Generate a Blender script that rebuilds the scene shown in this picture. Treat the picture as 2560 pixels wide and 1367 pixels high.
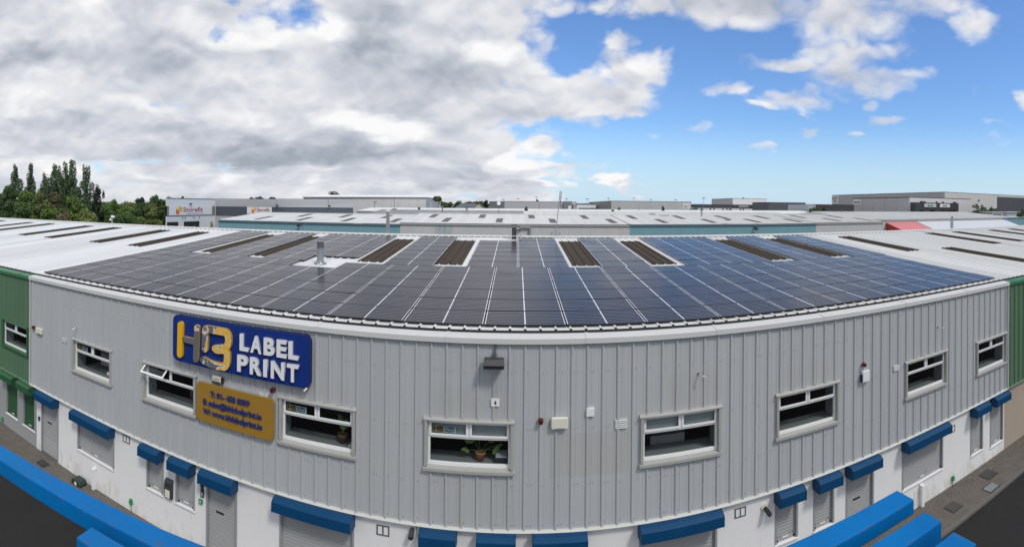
import bpy, bmesh, math, random
import numpy as np
from mathutils import Matrix, Vector

rnd = random.Random(7)
sc = bpy.context.scene
for o in list(bpy.data.objects):
    bpy.data.objects.remove(o)
COL = sc.collection
ZC = 9.25                                   # eye height above the yard

# ------------------------------------------------------------------ camera (phone panorama: central cylindrical lens)
FPX, V0, W0, H0 = 1239.64, 516.57, 2560.0, 1367.0
cam_d = bpy.data.cameras.new('camera')
cam_d.type = 'PANO'
cam_d.panorama_type = 'CENTRAL_CYLINDRICAL'
cam_d.central_cylindrical_range_u_min = -W0 / 2 / FPX
cam_d.central_cylindrical_range_u_max = W0 / 2 / FPX
cam_d.central_cylindrical_range_v_min = -(H0 - V0) / FPX
cam_d.central_cylindrical_range_v_max = V0 / FPX
cam_d.central_cylindrical_radius = 1.0
cam_d.clip_start = 0.05
cam_d.clip_end = 20000
cam = bpy.data.objects.new('camera', cam_d)
COL.objects.link(cam)
ROLL, YAW = -0.0086, -0.0089
def cam_axis(v):
    x, y, z = v
    cr, sr = math.cos(ROLL), math.sin(ROLL)
    x, z = cr * x + sr * z, -sr * x + cr * z
    cy, sy = math.cos(YAW), math.sin(YAW)
    return Vector((cy * x + sy * y, -sy * x + cy * y, z))
_r, _f, _u = cam_axis((1, 0, 0)), cam_axis((0, 1, 0)), cam_axis((0, 0, 1))
cam.matrix_world = Matrix(((_r.x, _u.x, -_f.x, 0), (_r.y, _u.y, -_f.y, 0), (_r.z, _u.z, -_f.z, ZC), (0, 0, 0, 1)))
sc.camera = cam

# ------------------------------------------------------------------ exposure, sun, sky
sc.render.engine = 'CYCLES'
sc.view_settings.view_transform = 'Standard'
sc.view_settings.look = 'None'
sc.view_settings.gamma = 1.0
sc.view_settings.use_curve_mapping = False
sc.view_settings.exposure = 0.27
sc.cycles.max_bounces = 6
sc.cycles.transparent_max_bounces = 12
sc.cycles.use_denoising = True
SUN_EL, SUN_AZ = math.radians(50), math.radians(142)   # azimuth clockwise from +Y (behind the camera, to the right)
SKY_STRENGTH = 0.1
sun_d = bpy.data.lights.new('sun', 'SUN')
sun_d.energy = 1.5
sun_d.angle = math.radians(10)
sun_d.color = (1.0, 0.95, 0.88)
sun = bpy.data.objects.new('sun', sun_d)
COL.objects.link(sun)
sdir = Vector((math.sin(SUN_AZ) * math.cos(SUN_EL), math.cos(SUN_AZ) * math.cos(SUN_EL), math.sin(SUN_EL)))
sun.rotation_euler = sdir.to_track_quat('Z', 'Y').to_euler()
sun.location = (30, -40, 60)

world = bpy.data.worlds.new('World')
sc.world = world
world.use_nodes = True
WT = world.node_tree
WT.nodes.clear()

class NG:
    """tiny helper to write node maths"""
    def __init__(s, t): s.t = t
    def new(s, k): return s.t.nodes.new(k)
    def put(s, sock, v):
        if isinstance(v, bpy.types.NodeSocket): s.t.links.new(v, sock)
        else: sock.default_value = v
    def m(s, op, a, b=0.0, c=0.0, clamp=False):
        n = s.new('ShaderNodeMath'); n.operation = op; n.use_clamp = clamp
        for i, v in enumerate((a, b, c)): s.put(n.inputs[i], v)
        return n.outputs[0]
    def add(s, a, b): return s.m('ADD', a, b)
    def sub(s, a, b): return s.m('SUBTRACT', a, b)
    def mul(s, a, b): return s.m('MULTIPLY', a, b)
    def mx(s, a, b): return s.m('MAXIMUM', a, b)
    def mn(s, a, b): return s.m('MINIMUM', a, b)
    def smooth(s, v, lo, hi):
        n = s.new('ShaderNodeMapRange'); n.interpolation_type = 'SMOOTHSTEP'
        s.put(n.inputs[0], v); s.put(n.inputs[1], lo); s.put(n.inputs[2], hi)
        n.inputs[3].default_value = 0; n.inputs[4].default_value = 1
        return n.outputs[0]
    def lin(s, v, lo, hi, a=0.0, b=1.0):
        n = s.new('ShaderNodeMapRange'); n.clamp = True
        s.put(n.inputs[0], v); s.put(n.inputs[1], lo); s.put(n.inputs[2], hi); s.put(n.inputs[3], a); s.put(n.inputs[4], b)
        return n.outputs[0]
    def xyz(s, x, y, z):
        n = s.new('ShaderNodeCombineXYZ')
        for i, v in enumerate((x, y, z)): s.put(n.inputs[i], v)
        return n.outputs[0]
    def sep(s, v):
        n = s.new('ShaderNodeSeparateXYZ'); s.put(n.inputs[0], v); return n.outputs
    def noise(s, vec, scale, detail=4.0, rough=0.5, dist=0.0):
        n = s.new('ShaderNodeTexNoise'); s.put(n.inputs['Vector'], vec)
        n.inputs['Scale'].default_value = scale; n.inputs['Detail'].default_value = detail
        n.inputs['Roughness'].default_value = rough; n.inputs['Distortion'].default_value = dist
        return n.outputs['Fac']
    def mix(s, f, a, b):
        n = s.new('ShaderNodeMix'); n.data_type = 'RGBA'
        s.put(n.inputs[0], f)
        for i, v in ((6, a), (7, b)):
            s.put(n.inputs[i], v if isinstance(v, bpy.types.NodeSocket) else (v[0], v[1], v[2], 1))
        return n.outputs[2]

def to_dir(px, py):
    """panorama pixel -> (azimuth, tan of elevation); only used to lay the cloud masses out in the sky"""
    az = (px - 1280) / FPX
    return az + YAW, (V0 - py) / FPX + 0.0086 * math.sin(az)

# cloud masses: x, y, half width, half height, weight (sky directions read off the photo)
CLOUDS = [
    (150, 120, 420, 170, 1.0), (620, 210, 330, 120, .95), (950, 130, 260, 190, 1.0), (350, 330, 520, 130, 1.0), (880, 330, 420, 110, 1.0),
    (1190, 150, 120, 70, .95), (1230, 260, 210, 90, 1.0), (1410, 240, 160, 80, .95), (1520, 250, 130, 70, .9), (1560, 165, 120, 55, .85), (1650, 145, 55, 40, .75),
    (1130, 400, 170, 60, .9), (1310, 430, 130, 50, .9), (1400, 450, 70, 28, .75), (1260, 40, 130, 60, .45), (1350, 90, 60, 50, .3),
    (1535, 453, 60, 24, .72), (1600, 462, 50, 10, .45), (1590, 482, 18, 9, .55), (1490, 476, 20, 9, .5),
    (1560, 20, 130, 50, .75), (1800, 10, 280, 65, .95), (2120, 25, 220, 85, .9), (2330, 10, 130, 40, .7), (2440, 65, 75, 48, .8),
    (2110, 150, 95, 100, .85), (1970, 165, 105, 28, .85), (2040, 120, 75, 50, .7), (2170, 200, 135, 40, .88), (2285, 188, 40, 36, .8), (2210, 120, 95, 42, .62),
    (1990, 255, 80, 32, .92), (1915, 278, 60, 15, .75), (2040, 240, 38, 30, .8), (1810, 232, 65, 24, .74), (2165, 255, 30, 28, .72), (2200, 308, 65, 19, .76), (1715, 310, 48, 13, .62),
    (1930, 362, 34, 14, .86), (2140, 343, 32, 16, .9), (2030, 335, 24, 20, .68), (2550, 270, 34, 28, .9), (1545, 100, 50, 28, .62), (1640, 255, 30, 22, .6), (1430, 105, 26, 30, .5), (2480, 300, 60, 12, .5), (2260, 330, 40, 10, .5),
]
GAPS = [(700, 50, 85, 55, .55), (585, 8, 70, 20, .5), (550, 90, 90, 24, .42), (740, 14, 60, 24, .5), (350, 265, 90, 20, .3), (90, 425, 60, 25, .45), (270, 440, 120, 30, .35), (1330, 330, 120, 40, .35), (1390, 110, 80, 60, .5)]
DARKS = [(770, 382, 330, 36, .75), (960, 368, 150, 26, .35), (1130, 425, 100, 40, .5), (925, 110, 75, 62, .75), (950, 25, 110, 34, .45), (95, 135, 140, 42, .65), (60, 60, 120, 50, .35), (1040, 190, 170, 70, .5), (1010, 250, 130, 40, .35),
         (370, 165, 130, 45, .35), (120, 305, 150, 24, .4), (420, 335, 150, 18, .4), (1230, 210, 90, 40, .35), (1400, 290, 140, 28, .25), (1560, 225, 70, 22, .2), (1800, 10, 260, 34, .5), (2120, 40, 150, 40, .35), (640, 215, 110, 22, .3), (330, 40, 60, 40, .2), (700, 330, 120, 16, .25), (300, 395, 130, 12, .25), (640, 430, 120, 10, .25), (860, 440, 140, 12, .3), (420, 460, 120, 8, .2), (1330, 462, 90, 12, .3), (2130, 190, 120, 30, .2), (1980, 275, 60, 10, .2)]
BRIGHTS = [(1215, 125, 62, 34, .75), (815, 70, 75, 38, .7), (640, 112, 120, 24, .55), (640, 205, 120, 36, .3), (860, 305, 110, 24, .55), (1000, 325, 110, 26, .65), (1290, 408, 80, 28, .85), (1390, 445, 60, 18, .6), (560, 285, 110, 34, .35), (235, 35, 60, 34, .35), (160, 408, 110, 18, .4), (340, 262, 120, 20, .35), (600, 445, 60, 12, .35), (780, 425, 50, 14, .4), (350, 440, 80, 12, .3),
           (1525, 448, 50, 14, .7), (1620, 150, 55, 26, .5), (1400, 205, 70, 26, .4), (1510, 165, 40, 22, .35), (1600, 240, 45, 24, .35), (2290, 185, 25, 24, .3), (2140, 340, 24, 10, .4), (1930, 358, 24, 8, .4), (2550, 272, 24, 18, .5), (490, 60, 60, 40, .3)]

g = NG(WT)
def build_world():
    tc = g.new('ShaderNodeTexCoord')
    D = tc.outputs['Generated']
    x, y, z = g.sep(D)
    hor = g.m('SQRT', g.add(g.mul(x, x), g.mul(y, y)))
    hor = g.mx(hor, 0.02)
    az = g.m('ARCTAN2', x, y)
    tn = g.m('DIVIDE', z, hor)
    # flat cloud deck: the pattern tightens towards the horizon
    zz = g.add(g.mx(z, 0.0), 0.22)
    deck = g.xyz(g.m('DIVIDE', x, zz), g.m('DIVIDE', y, zz), 0.0)
    w1 = g.sub(g.noise(g.xyz(g.m('DIVIDE', x, zz), g.m('DIVIDE', y, zz), 3.7), 2.6, 5, .55), .5)
    w2 = g.sub(g.noise(g.xyz(g.m('DIVIDE', x, zz), g.m('DIVIDE', y, zz), 9.1), 2.6, 5, .55), .5)
    hn = g.m('DIVIDE', 1.0, g.mx(hor, .2))
    # puffs: direction-space noise (round heads)
    dirn = g.xyz(x, y, g.mul(z, 1.6))
    puff = g.noise(dirn, 11.0, 7, .58, .2)
    puff_up = g.noise(g.xyz(x, y, g.add(g.mul(z, 1.6), .022)), 11.0, 4, .55, .2)
    fine = g.noise(dirn, 30.0, 5, .6, .3)
    def billow(dz, sc_):
        """rounded heads: smooth cell noise pushed about by the deck noise"""
        v = g.xyz(g.add(x, g.mul(w1, .10)), g.add(y, g.mul(w2, .10)), g.add(g.mul(z, 1.35), g.add(g.mul(w2, .10), dz)))
        tot = None
        for k, wgt in ((1.0, .55), (2.1, .3), (4.4, .15)):
            q = g.mul(g.m('ABSOLUTE', g.sub(g.noise(v, sc_ * k, 0, .5), .5)), wgt * 2)
            tot = q if tot is None else g.add(tot, q)
        return g.mul(tot, 1.7)
    bil = billow(0.0, 6.2)
    bil_up = billow(.03, 6.2)
    azw = g.add(az, g.mul(w1, .16))
    tnw = g.add(tn, g.mul(w2, .085))
    def blobs(lst, soft=1.0):
        tot = None
        for (px, py, rx, ry, w) in lst:
            a, t = to_dir(px, py)
            dx = g.mul(g.sub(azw, a), FPX / rx)
            dy = g.mul(g.sub(tnw, t), FPX / ry)
            q = g.m('ADD', g.mul(dx, dx), g.mul(dy, dy))
            v = g.mul(g.m('SUBTRACT', 1.0, g.mul(q, .5), clamp=True), w)
            v = g.m('MULTIPLY', v, 1.0)
            tot = v if tot is None else g.m('SMOOTH_MAX', tot, v, .15)
        return tot
    cl = blobs(CLOUDS)
    gp = blobs(GAPS)
    dk = blobs(DARKS)
    br = blobs(BRIGHTS)
    # everywhere: a broken overcast to the left (west) of the view, thinning to open sky on the right
    side = g.smooth(x, .34, -.12)
    front = g.mul(g.smooth(y, -.2, .25), g.m('SUBTRACT', 1.0, g.smooth(z, .42, .62)))
    broad = g.mul(side, .95)
    scatter = g.mul(g.smooth(g.noise(deck, 1.1, 4, .5), .33, .52), g.mul(g.m('SUBTRACT', 1.0, front), .95))
    base = g.mx(g.mx(cl, broad), scatter)
    base = g.sub(base, g.mul(gp, .75))
    streak = g.noise(g.xyz(g.mul(az, 5.0), g.mul(tn, 42.0), 2.0), 1.0, 4, .5, .4)
    low = g.mul(g.smooth(tn, .13, .05), g.smooth(tn, .0, .02))
    base = g.sub(base, g.mul(low, g.mul(g.smooth(streak, .46, .72), .42)))
    dens = g.add(base, g.add(g.mul(g.sub(puff, .5), .42), g.add(g.mul(g.sub(bil, .38), .72), g.mul(g.sub(fine, .5), .24))))
    rt = g.smooth(x, .05, .45)
    cov = g.smooth(dens, g.lin(rt, 0, 1, .33, .27), g.lin(rt, 0, 1, .66, .88))
    # sunlit tops against grey undersides
    soft = g.noise(g.xyz(x, y, g.mul(z, 1.9)), 6.5, 3.5, .52, .15)
    soft_up = g.noise(g.xyz(x, y, g.add(g.mul(z, 1.9), .05)), 6.5, 3.5, .52, .15)
    lit = g.add(g.mul(g.sub(soft, soft_up), .6), g.add(g.mul(g.sub(puff, puff_up), .35), g.mul(g.sub(bil, bil_up), .55)))
    lit = g.add(lit, g.mul(g.sub(bil, .38), .16))
    deckn = g.noise(deck, 1.5, 3, .45, .2)
    midn = g.noise(g.xyz(x, y, g.mul(z, 2.6)), 4.0, 3, .45, .2)
    val = g.add(.56, g.add(g.mul(g.sub(deckn, .5), .7), lit))
    val = g.add(val, g.mul(g.sub(midn, .5), .36))
    val = g.add(val, g.mul(g.sub(fine, .5), .05))
    val = g.sub(val, g.mul(dk, .80))
    val = g.add(val, g.mul(br, .80))
    edge = g.m('SUBTRACT', 1.0, g.smooth(dens, .45, .95))
    val = g.add(val, g.mul(edge, .16))
    val = g.m('MINIMUM', g.mx(val, 0.0), 1.0)
    k = 1.0 / SKY_STRENGTH
    c1 = g.mix(g.lin(val, 0, .45), (.30 * k, .335 * k, .39 * k), (.51 * k, .53 * k, .585 * k))
    cloud = g.mix(g.lin(val, .45, 1.0), c1, (.80 * k, .80 * k, .80 * k))
    sky = g.new('ShaderNodeTexSky')
    sky.sky_type = 'NISHITA'
    sky.sun_disc = False
    sky.sun_elevation = SUN_EL
    sky.sun_rotation = SUN_AZ
    sky.altitude = 50
    sky.air_density = 1.15
    sky.dust_density = .6
    sky.ozone_density = 2.2
    skyc = g.new('ShaderNodeMix'); skyc.data_type = 'RGBA'; skyc.blend_type = 'MULTIPLY'; skyc.inputs[0].default_value = 1
    WT.links.new(sky.outputs[0], skyc.inputs[6]); skyc.inputs[7].default_value = (.77, 1.02, 1.37, 1)
    haze = g.mul(g.smooth(tn, .19, -.01), .85)
    out = g.mix(cov, g.mix(haze, skyc.outputs[2], (.49 * k, .64 * k, .765 * k)), cloud)
    bg = g.new('ShaderNodeBackground')
    WT.links.new(out, bg.inputs[0]); bg.inputs[1].default_value = SKY_STRENGTH
    wo = g.new('ShaderNodeOutputWorld')
    WT.links.new(bg.outputs[0], wo.inputs[0])
build_world()
# ------------------------------------------------------------------ materials
MATS = {}
def mat(name, color, rough=0.6, metal=0.0, var=0.0, vscale=3.0, bump=0.0, bscale=40.0, color2=None, rand=0.0, spec=0.5, dirt=None, coat=0.0, vstretch=None):
    if name in MATS: return MATS[name]
    m = bpy.data.materials.new(name); m.use_nodes = True
    t = m.node_tree; n = NG(t); b = t.nodes['Principled BSDF']
    b.inputs['Roughness'].default_value = rough; b.inputs['Metallic'].default_value = metal
    b.inputs['Specular IOR Level'].default_value = spec
    if coat: b.inputs['Coat Weight'].default_value = coat
    c = (color[0], color[1], color[2], 1)
    b.inputs['Base Color'].default_value = c
    cs = None
    if var or dirt:
        pos = n.new('ShaderNodeNewGeometry').outputs['Position']
        if vstretch:
            mp = n.new('ShaderNodeMapping'); mp.inputs['Scale'].default_value = vstretch
            t.links.new(pos, mp.inputs['Vector']); pos = mp.outputs[0]
        f = n.noise(pos, vscale, 6, .62)
        c2 = color2 or tuple(v * .6 for v in color)
        cs = n.mix(n.lin(f, .5 - .5 / 1.6, .5 + .5 / 1.6, 0, var), color, c2)
        if dirt:
            f2 = n.noise(pos, dirt[1], 8, .7)
            cs = n.mix(n.smooth(f2, dirt[2], dirt[2] + .12), cs, dirt[0])
    if rand:
        oi = n.new('ShaderNodeObjectInfo')
        k = n.lin(oi.outputs['Random'], 0, 1, 1 - rand, 1 + rand)
        mm = n.new('ShaderNodeMix'); mm.data_type = 'RGBA'; mm.blend_type = 'MULTIPLY'; mm.inputs[0].default_value = 1
        if cs is None: mm.inputs[6].default_value = c
        else: t.links.new(cs, mm.inputs[6])
        cc = n.new('ShaderNodeCombineColor')
        for i in range(3): t.links.new(k, cc.inputs[i])
        t.links.new(cc.outputs[0], mm.inputs[7]); cs = mm.outputs[2]
    if cs is not None: t.links.new(cs, b.inputs['Base Color'])
    if bump:
        pos = n.new('ShaderNodeNewGeometry').outputs['Position']
        bn = n.new('ShaderNodeBump'); bn.inputs['Strength'].default_value = bump; bn.inputs['Distance'].default_value = .02
        t.links.new(n.noise(pos, bscale, 5, .6), bn.inputs['Height']); t.links.new(bn.outputs[0], b.inputs['Normal'])
    MATS[name] = m
    return m

def tint_by_position(name, base, rough, boxes, extra=None, rand=.022, streak=.2, spec=.4):
    """painted sheet metal: rain streaks, slight sheet to sheet change, and faded, dirty and painted-shadow patches at (x0,x1,z0,z1,colour,soft)"""
    m = bpy.data.materials.new(name); m.use_nodes = True
    t = m.node_tree; n = NG(t); b = t.nodes['Principled BSDF']
    pos = n.new('ShaderNodeNewGeometry').outputs['Position']
    x, y, z = n.sep(pos)
    f = n.noise(n.xyz(n.mul(x, 9.0), n.mul(y, 9.0), n.mul(z, .35)), 1.0, 5, .6)
    f2 = n.noise(pos, .7, 4, .55)
    f3 = n.noise(n.xyz(n.mul(x, 40.0), n.mul(y, 40.0), n.mul(z, .12)), 1.0, 2, .5)
    c = n.mix(n.lin(f, .35, .75, 0, streak), base, tuple(v * .62 for v in base))
    c = n.mix(n.lin(f2, .35, .7, 0, .22), c, (base[0] * .92 + .02, base[1] * .94 + .02, base[2] * .86))
    c = n.mix(n.lin(f3, .45, .8, 0, .22), c, tuple(v * .8 for v in base))
    for (x0, x1, z0, z1, cc, s, w) in boxes:
        a = n.mul(n.smooth(x, x0 - s, x0 + s), n.m('SUBTRACT', 1.0, n.smooth(x, x1 - s, x1 + s)))
        a = n.mul(a, n.mul(n.smooth(z, z0 - s, z0 + s), n.m('SUBTRACT', 1.0, n.smooth(z, z1 - s, z1 + s))))
        if s > .05: a = n.mul(a, n.smooth(f, .3, .7))
        c = n.mix(n.mul(a, w), c, cc)
    oi = n.new('ShaderNodeObjectInfo')
    k = n.lin(oi.outputs['Random'], 0, 1, 1 - rand, 1 + rand)
    cc = n.new('ShaderNodeCombineColor')
    for i in range(3): t.links.new(k, cc.inputs[i])
    mm = n.new('ShaderNodeMix'); mm.data_type = 'RGBA'; mm.blend_type = 'MULTIPLY'; mm.inputs[0].default_value = 1
    t.links.new(c, mm.inputs[6]); t.links.new(cc.outputs[0], mm.inputs[7])
    t.links.new(mm.outputs[2], b.inputs['Base Color'])
    b.inputs['Roughness'].default_value = rough
    b.inputs['Specular IOR Level'].default_value = spec
    bn = n.new('ShaderNodeBump'); bn.inputs['Strength'].default_value = .25; bn.inputs['Distance'].default_value = .01
    t.links.new(n.noise(n.xyz(n.mul(x, 14.0), y, n.mul(z, .8)), 1.0, 3, .5), bn.inputs['Height'])
    t.links.new(bn.outputs[0], b.inputs['Normal'])
    MATS[name] = m
    return m

M_CLAD = tint_by_position('grey_cladding', (.467, .487, .503), .5, [
    (.75, 2.47, ZC - 5.74, ZC - 4.82, (.40, .395, .37), .012, .45),
    (-1.7, .0, ZC - 4.5, ZC - 3.9, (.40, .39, .35), .25, .5), (2.8, 4.6, ZC - 4.5, ZC - 3.7, (.42, .39, .36), .25, .45),
    (6.1, 7.9, ZC - 4.5, ZC - 3.9, (.42, .40, .36), .25, .4), (-.66, -.24, ZC - 4.0, ZC - 3.3, (.33, .34, .35), .12, .6),  # last patch: the floodlight's shadow painted into the wall colour
    (-2.0, .1, ZC - 6.9, ZC - 5.7, (.42, .42, .39), .3, .4), (-5.3, -3.5, ZC - 4.5, ZC - 4.1, (.42, .41, .37), .2, .5),
    (-5.2, -4.4, ZC - 4.6, ZC - 4.2, (.40, .40, .40), .1, .5)])
M_GREEN = tint_by_position('green_cladding', (.10, .19, .115), .5, [], streak=.3)
M_BLUECLAD = tint_by_position('blue_cladding', (.22, .41, .48), .5, [], streak=.3)
M_PALECLAD = tint_by_position('pale_grey_cladding', (.60, .61, .61), .5, [(-11.6, -9.2, ZC - 6, ZC - 2.6, (.25, .36, .40), .35, .9), (14.6, 16.6, ZC - 6, ZC - 2.3, (.55, .52, .45), .4, .6)], streak=.25)
M_ROOF = mat('roof_sheet_paint', (.76, .765, .75), .5, var=.5, vscale=.9, color2=(.58, .58, .55), rand=.09, dirt=((.48, .47, .43), 6.0, .62), vstretch=(3, .25, 1))
M_ROOF2 = mat('weathered_roof_paint', (.72, .725, .71), .6, var=.5, vscale=.5, color2=(.46, .46, .44), rand=.05, dirt=((.36, .36, .34), 3.0, .64), vstretch=(3, .25, 1))
M_ASB = mat('dark_roof_paint', (.30, .305, .31), .7, var=.5, vscale=.4, color2=(.22, .22, .22), rand=.07, vstretch=(3, .25, 1))
M_SKYL = mat('weathered_skylight', (.080, .060, .043), .85, var=.8, vscale=3.0, color2=(.045, .036, .028), dirt=((.15, .125, .085), 9.0, .60), vstretch=(1, .4, 1), spec=.2)
M_COPE = mat('coping_paint', (.62, .62, .605), .45, var=.25, vscale=2.0, color2=(.50, .50, .485), spec=.25)
M_GUT = mat('gutter_lining', (.46, .45, .43), .7, var=.5, vscale=2.0, color2=(.34, .33, .31))
M_DRIP = mat('drip_trim', (.60, .61, .57), .5, var=.4, vscale=4.0, color2=(.48, .48, .43))
M_FLASH = mat('window_flashing', (.41, .415, .40), .5, var=.6, vscale=5.0, color2=(.33, .325, .29))
M_WHITE = mat('white_render', (.80, .80, .79), .8, var=.16, vscale=1.3, color2=(.68, .69, .69), bump=.25, bscale=30, dirt=((.62, .61, .57), 1.2, .66))
def wall_splash(m):
    t = m.node_tree; n = NG(t); b = t.nodes['Principled BSDF']; src = b.inputs['Base Color'].links[0].from_socket
    pos = n.new('ShaderNodeNewGeometry').outputs['Position']; x, y, z = n.sep(pos)
    f = n.noise(n.xyz(n.mul(x, 2.2), y, n.mul(z, .9)), 1.6, 7, .68)
    k = n.mul(n.smooth(n.add(f, n.mul(z, -.22)), .38, .56), .42)
    f2 = n.noise(n.xyz(n.mul(x, 7.0), y, n.mul(z, .5)), 1.0, 5, .6)
    c = n.mix(n.mul(n.smooth(f2, .56, .74), .22), src, (.60, .60, .57))
    t.links.new(n.mix(k, c, (.50, .46, .38)), b.inputs['Base Color'])
wall_splash(M_WHITE)
M_GREYR = mat('grey_render', (.33, .34, .34), .85, var=.3, vscale=1.2, bump=.3, bscale=30)
M_BEIGE = mat('beige_render', (.42, .35, .28), .85, var=.3, vscale=1.2, bump=.3, bscale=30)
M_UPVC = mat('white_window_plastic', (.82, .83, .83), .3, var=.12, vscale=6, color2=(.70, .69, .62))
M_SHUT = mat('shutter_grey', (.36, .365, .365), .42, var=.3, vscale=2.0, color2=(.31, .31, .305), spec=.4)
M_RAIL = mat('shutter_guide_grey', (.30, .31, .325), .4)
M_BOX = mat('shutter_box_blue', (.002, .046, .128), .5, var=.7, vscale=2.6, color2=(.004, .066, .165), spec=.22, dirt=((.02, .075, .13), 5.0, .62), bump=.12, bscale=6)
M_BOXG = mat('shutter_box_green', (.025, .11, .045), .45, var=.3, vscale=2.0)
M_DARKG = mat('shutter_green', (.02, .085, .03), .5)
M_SILVER = mat('aluminium_bar', (.68, .69, .70), .35, metal=.4)
M_BLACK = mat('black_plastic', (.02, .02, .022), .4)
M_CHAR = mat('charcoal_plastic', (.045, .047, .05), .5)
M_CREAM = mat('cream_plastic', (.74, .72, .62), .4, var=.2, vscale=5, color2=(.62, .60, .52))
M_WPL = mat('white_plastic', (.80, .80, .80), .4)
M_RED = mat('siren_red', (.16, .03, .035), .35)
M_GREENB = mat('green_plastic', (.03, .28, .09), .45)
M_BINGR = mat('bait_box_green', (.02, .045, .035), .45)
M_GALV = mat('galvanised_steel', (.36, .38, .39), .42, metal=.5, var=.5, vscale=9, color2=(.26, .28, .29))
M_STEEL = mat('stainless_flue', (.52, .52, .51), .25, metal=.9, var=.3, vscale=6)
M_DKMET = mat('dark_metal', (.10, .105, .11), .5)
M_SIGNB = mat('sign_blue', (.006, .028, .19), .42, var=.3, vscale=2, color2=(.010, .040, .22), spec=.35)
M_SIGNE = mat('sign_edge_blue', (.008, .014, .07), .5)
M_GOLD = mat('sign_gold', (.34, .19, .025), .5, var=.5, vscale=2.5, color2=(.30, .16, .02))
M_YEL = mat('logo_yellow', (.78, .44, .01), .4)
M_LETW = mat('letter_white', (.80, .81, .84), .4)
M_LETS = mat('letter_side_grey', (.50, .52, .56), .5)
M_NAVY = mat('letter_navy', (.02, .03, .14), .45, var=.6, vscale=14, color2=(.05, .06, .16), dirt=((.45, .45, .42), 6.0, .70))
M_TERRA = mat('terracotta', (.38, .16, .08), .8, var=.3, vscale=12)
M_LEAF = mat('plant_leaf', (.07, .16, .03), .45, var=.6, vscale=9, color2=(.20, .28, .04))
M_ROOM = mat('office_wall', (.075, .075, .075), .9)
M_DESK = mat('desk_grey', (.30, .31, .32), .7)
M_WOOD = mat('brown_board', (.13, .075, .035), .6)
M_SILLIN = mat('inner_sill_grey', (.25, .265, .27), .6)
M_BLIND = mat('roller_blind_grey', (.36, .39, .39), .9)
M_PVB = mat('panel_frame_black', (.012, .012, .014), .4)
M_RAILB = None

def make_glass(name, tint=(.80, .84, .84)):
    m = bpy.data.materials.new(name); m.use_nodes = True
    t = m.node_tree; t.nodes.clear(); n = NG(t)
    tr = n.new('ShaderNodeBsdfTransparent'); tr.inputs[0].default_value = (*tint, 1)
    gl = n.new('ShaderNodeBsdfGlossy'); gl.inputs['Roughness'].default_value = .02
    lw = n.new('ShaderNodeLayerWeight'); lw.inputs['Blend'].default_value = .5      # the same from both sides of the pane
    mx = n.new('ShaderNodeMixShader')
    t.links.new(n.m('ADD', n.mul(n.m('POWER', lw.outputs['Facing'], 5.0), .85), .075, clamp=True), mx.inputs[0])
    t.links.new(tr.outputs[0], mx.inputs[1]); t.links.new(gl.outputs[0], mx.inputs[2])
    o = n.new('ShaderNodeOutputMaterial'); t.links.new(mx.outputs[0], o.inputs[0])
    MATS[name] = m; return m
M_GLASS = make_glass('window_glass')

PW, PH, PITX, PITY = 1.815, 1.047, 1.835, 1.067
def make_solar():
    m = bpy.data.materials.new('solar_cells'); m.use_nodes = True
    t = m.node_tree; n = NG(t); b = t.nodes['Principled BSDF']
    x, y, z = n.sep(n.new('ShaderNodeTexCoord').outputs['Object'])
    base = (.008, .008, .020)
    oi = n.new('ShaderNodeObjectInfo').outputs['Random']
    # printed cell grid: busbars along the panel, white backsheet between the two cell halves and at both ends
    fy = n.m('FRACT', n.mul(n.add(y, PH / 2 + .001), 9.0 / PH))
    line = n.m('LESS_THAN', n.m('ABSOLUTE', n.sub(fy, .5)), .07)
    fx = n.m('FRACT', n.mul(n.add(x, PW / 2), 20.0 / PW))
    gap = n.m('LESS_THAN', n.m('ABSOLUTE', n.sub(fx, .5)), .02)
    ax = n.m('ABSOLUTE', x)
    mid = n.m('LESS_THAN', ax, .014)
    endb = n.m('GREATER_THAN', ax, PW / 2 - .028)
    iny = n.m('LESS_THAN', n.m('ABSOLUTE', y), PH / 2 - .022)
    white = n.mul(n.mx(mid, endb), iny)
    c = n.mix(n.lin(oi, 0, 1, 0, .35), base, (.012, .012, .027))
    c = n.mix(n.mul(gap, .35), c, (.10, .10, .11))
    c = n.mix(n.mul(line, .9), c, (.30, .30, .31))
    c = n.mix(white, c, (.75, .76, .78))
    t.links.new(c, b.inputs['Base Color'])
    pos = n.new('ShaderNodeNewGeometry').outputs['Position']
    t.links.new(n.lin(n.noise(pos, .8, 5, .6), .3, .7, .14, .26), b.inputs['Roughness'])
    b.inputs['IOR'].default_value = 1.22
    b.inputs['Specular IOR Level'].default_value = .5
    MATS['solar_cells'] = m; return m
M_PV = make_solar()

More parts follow.
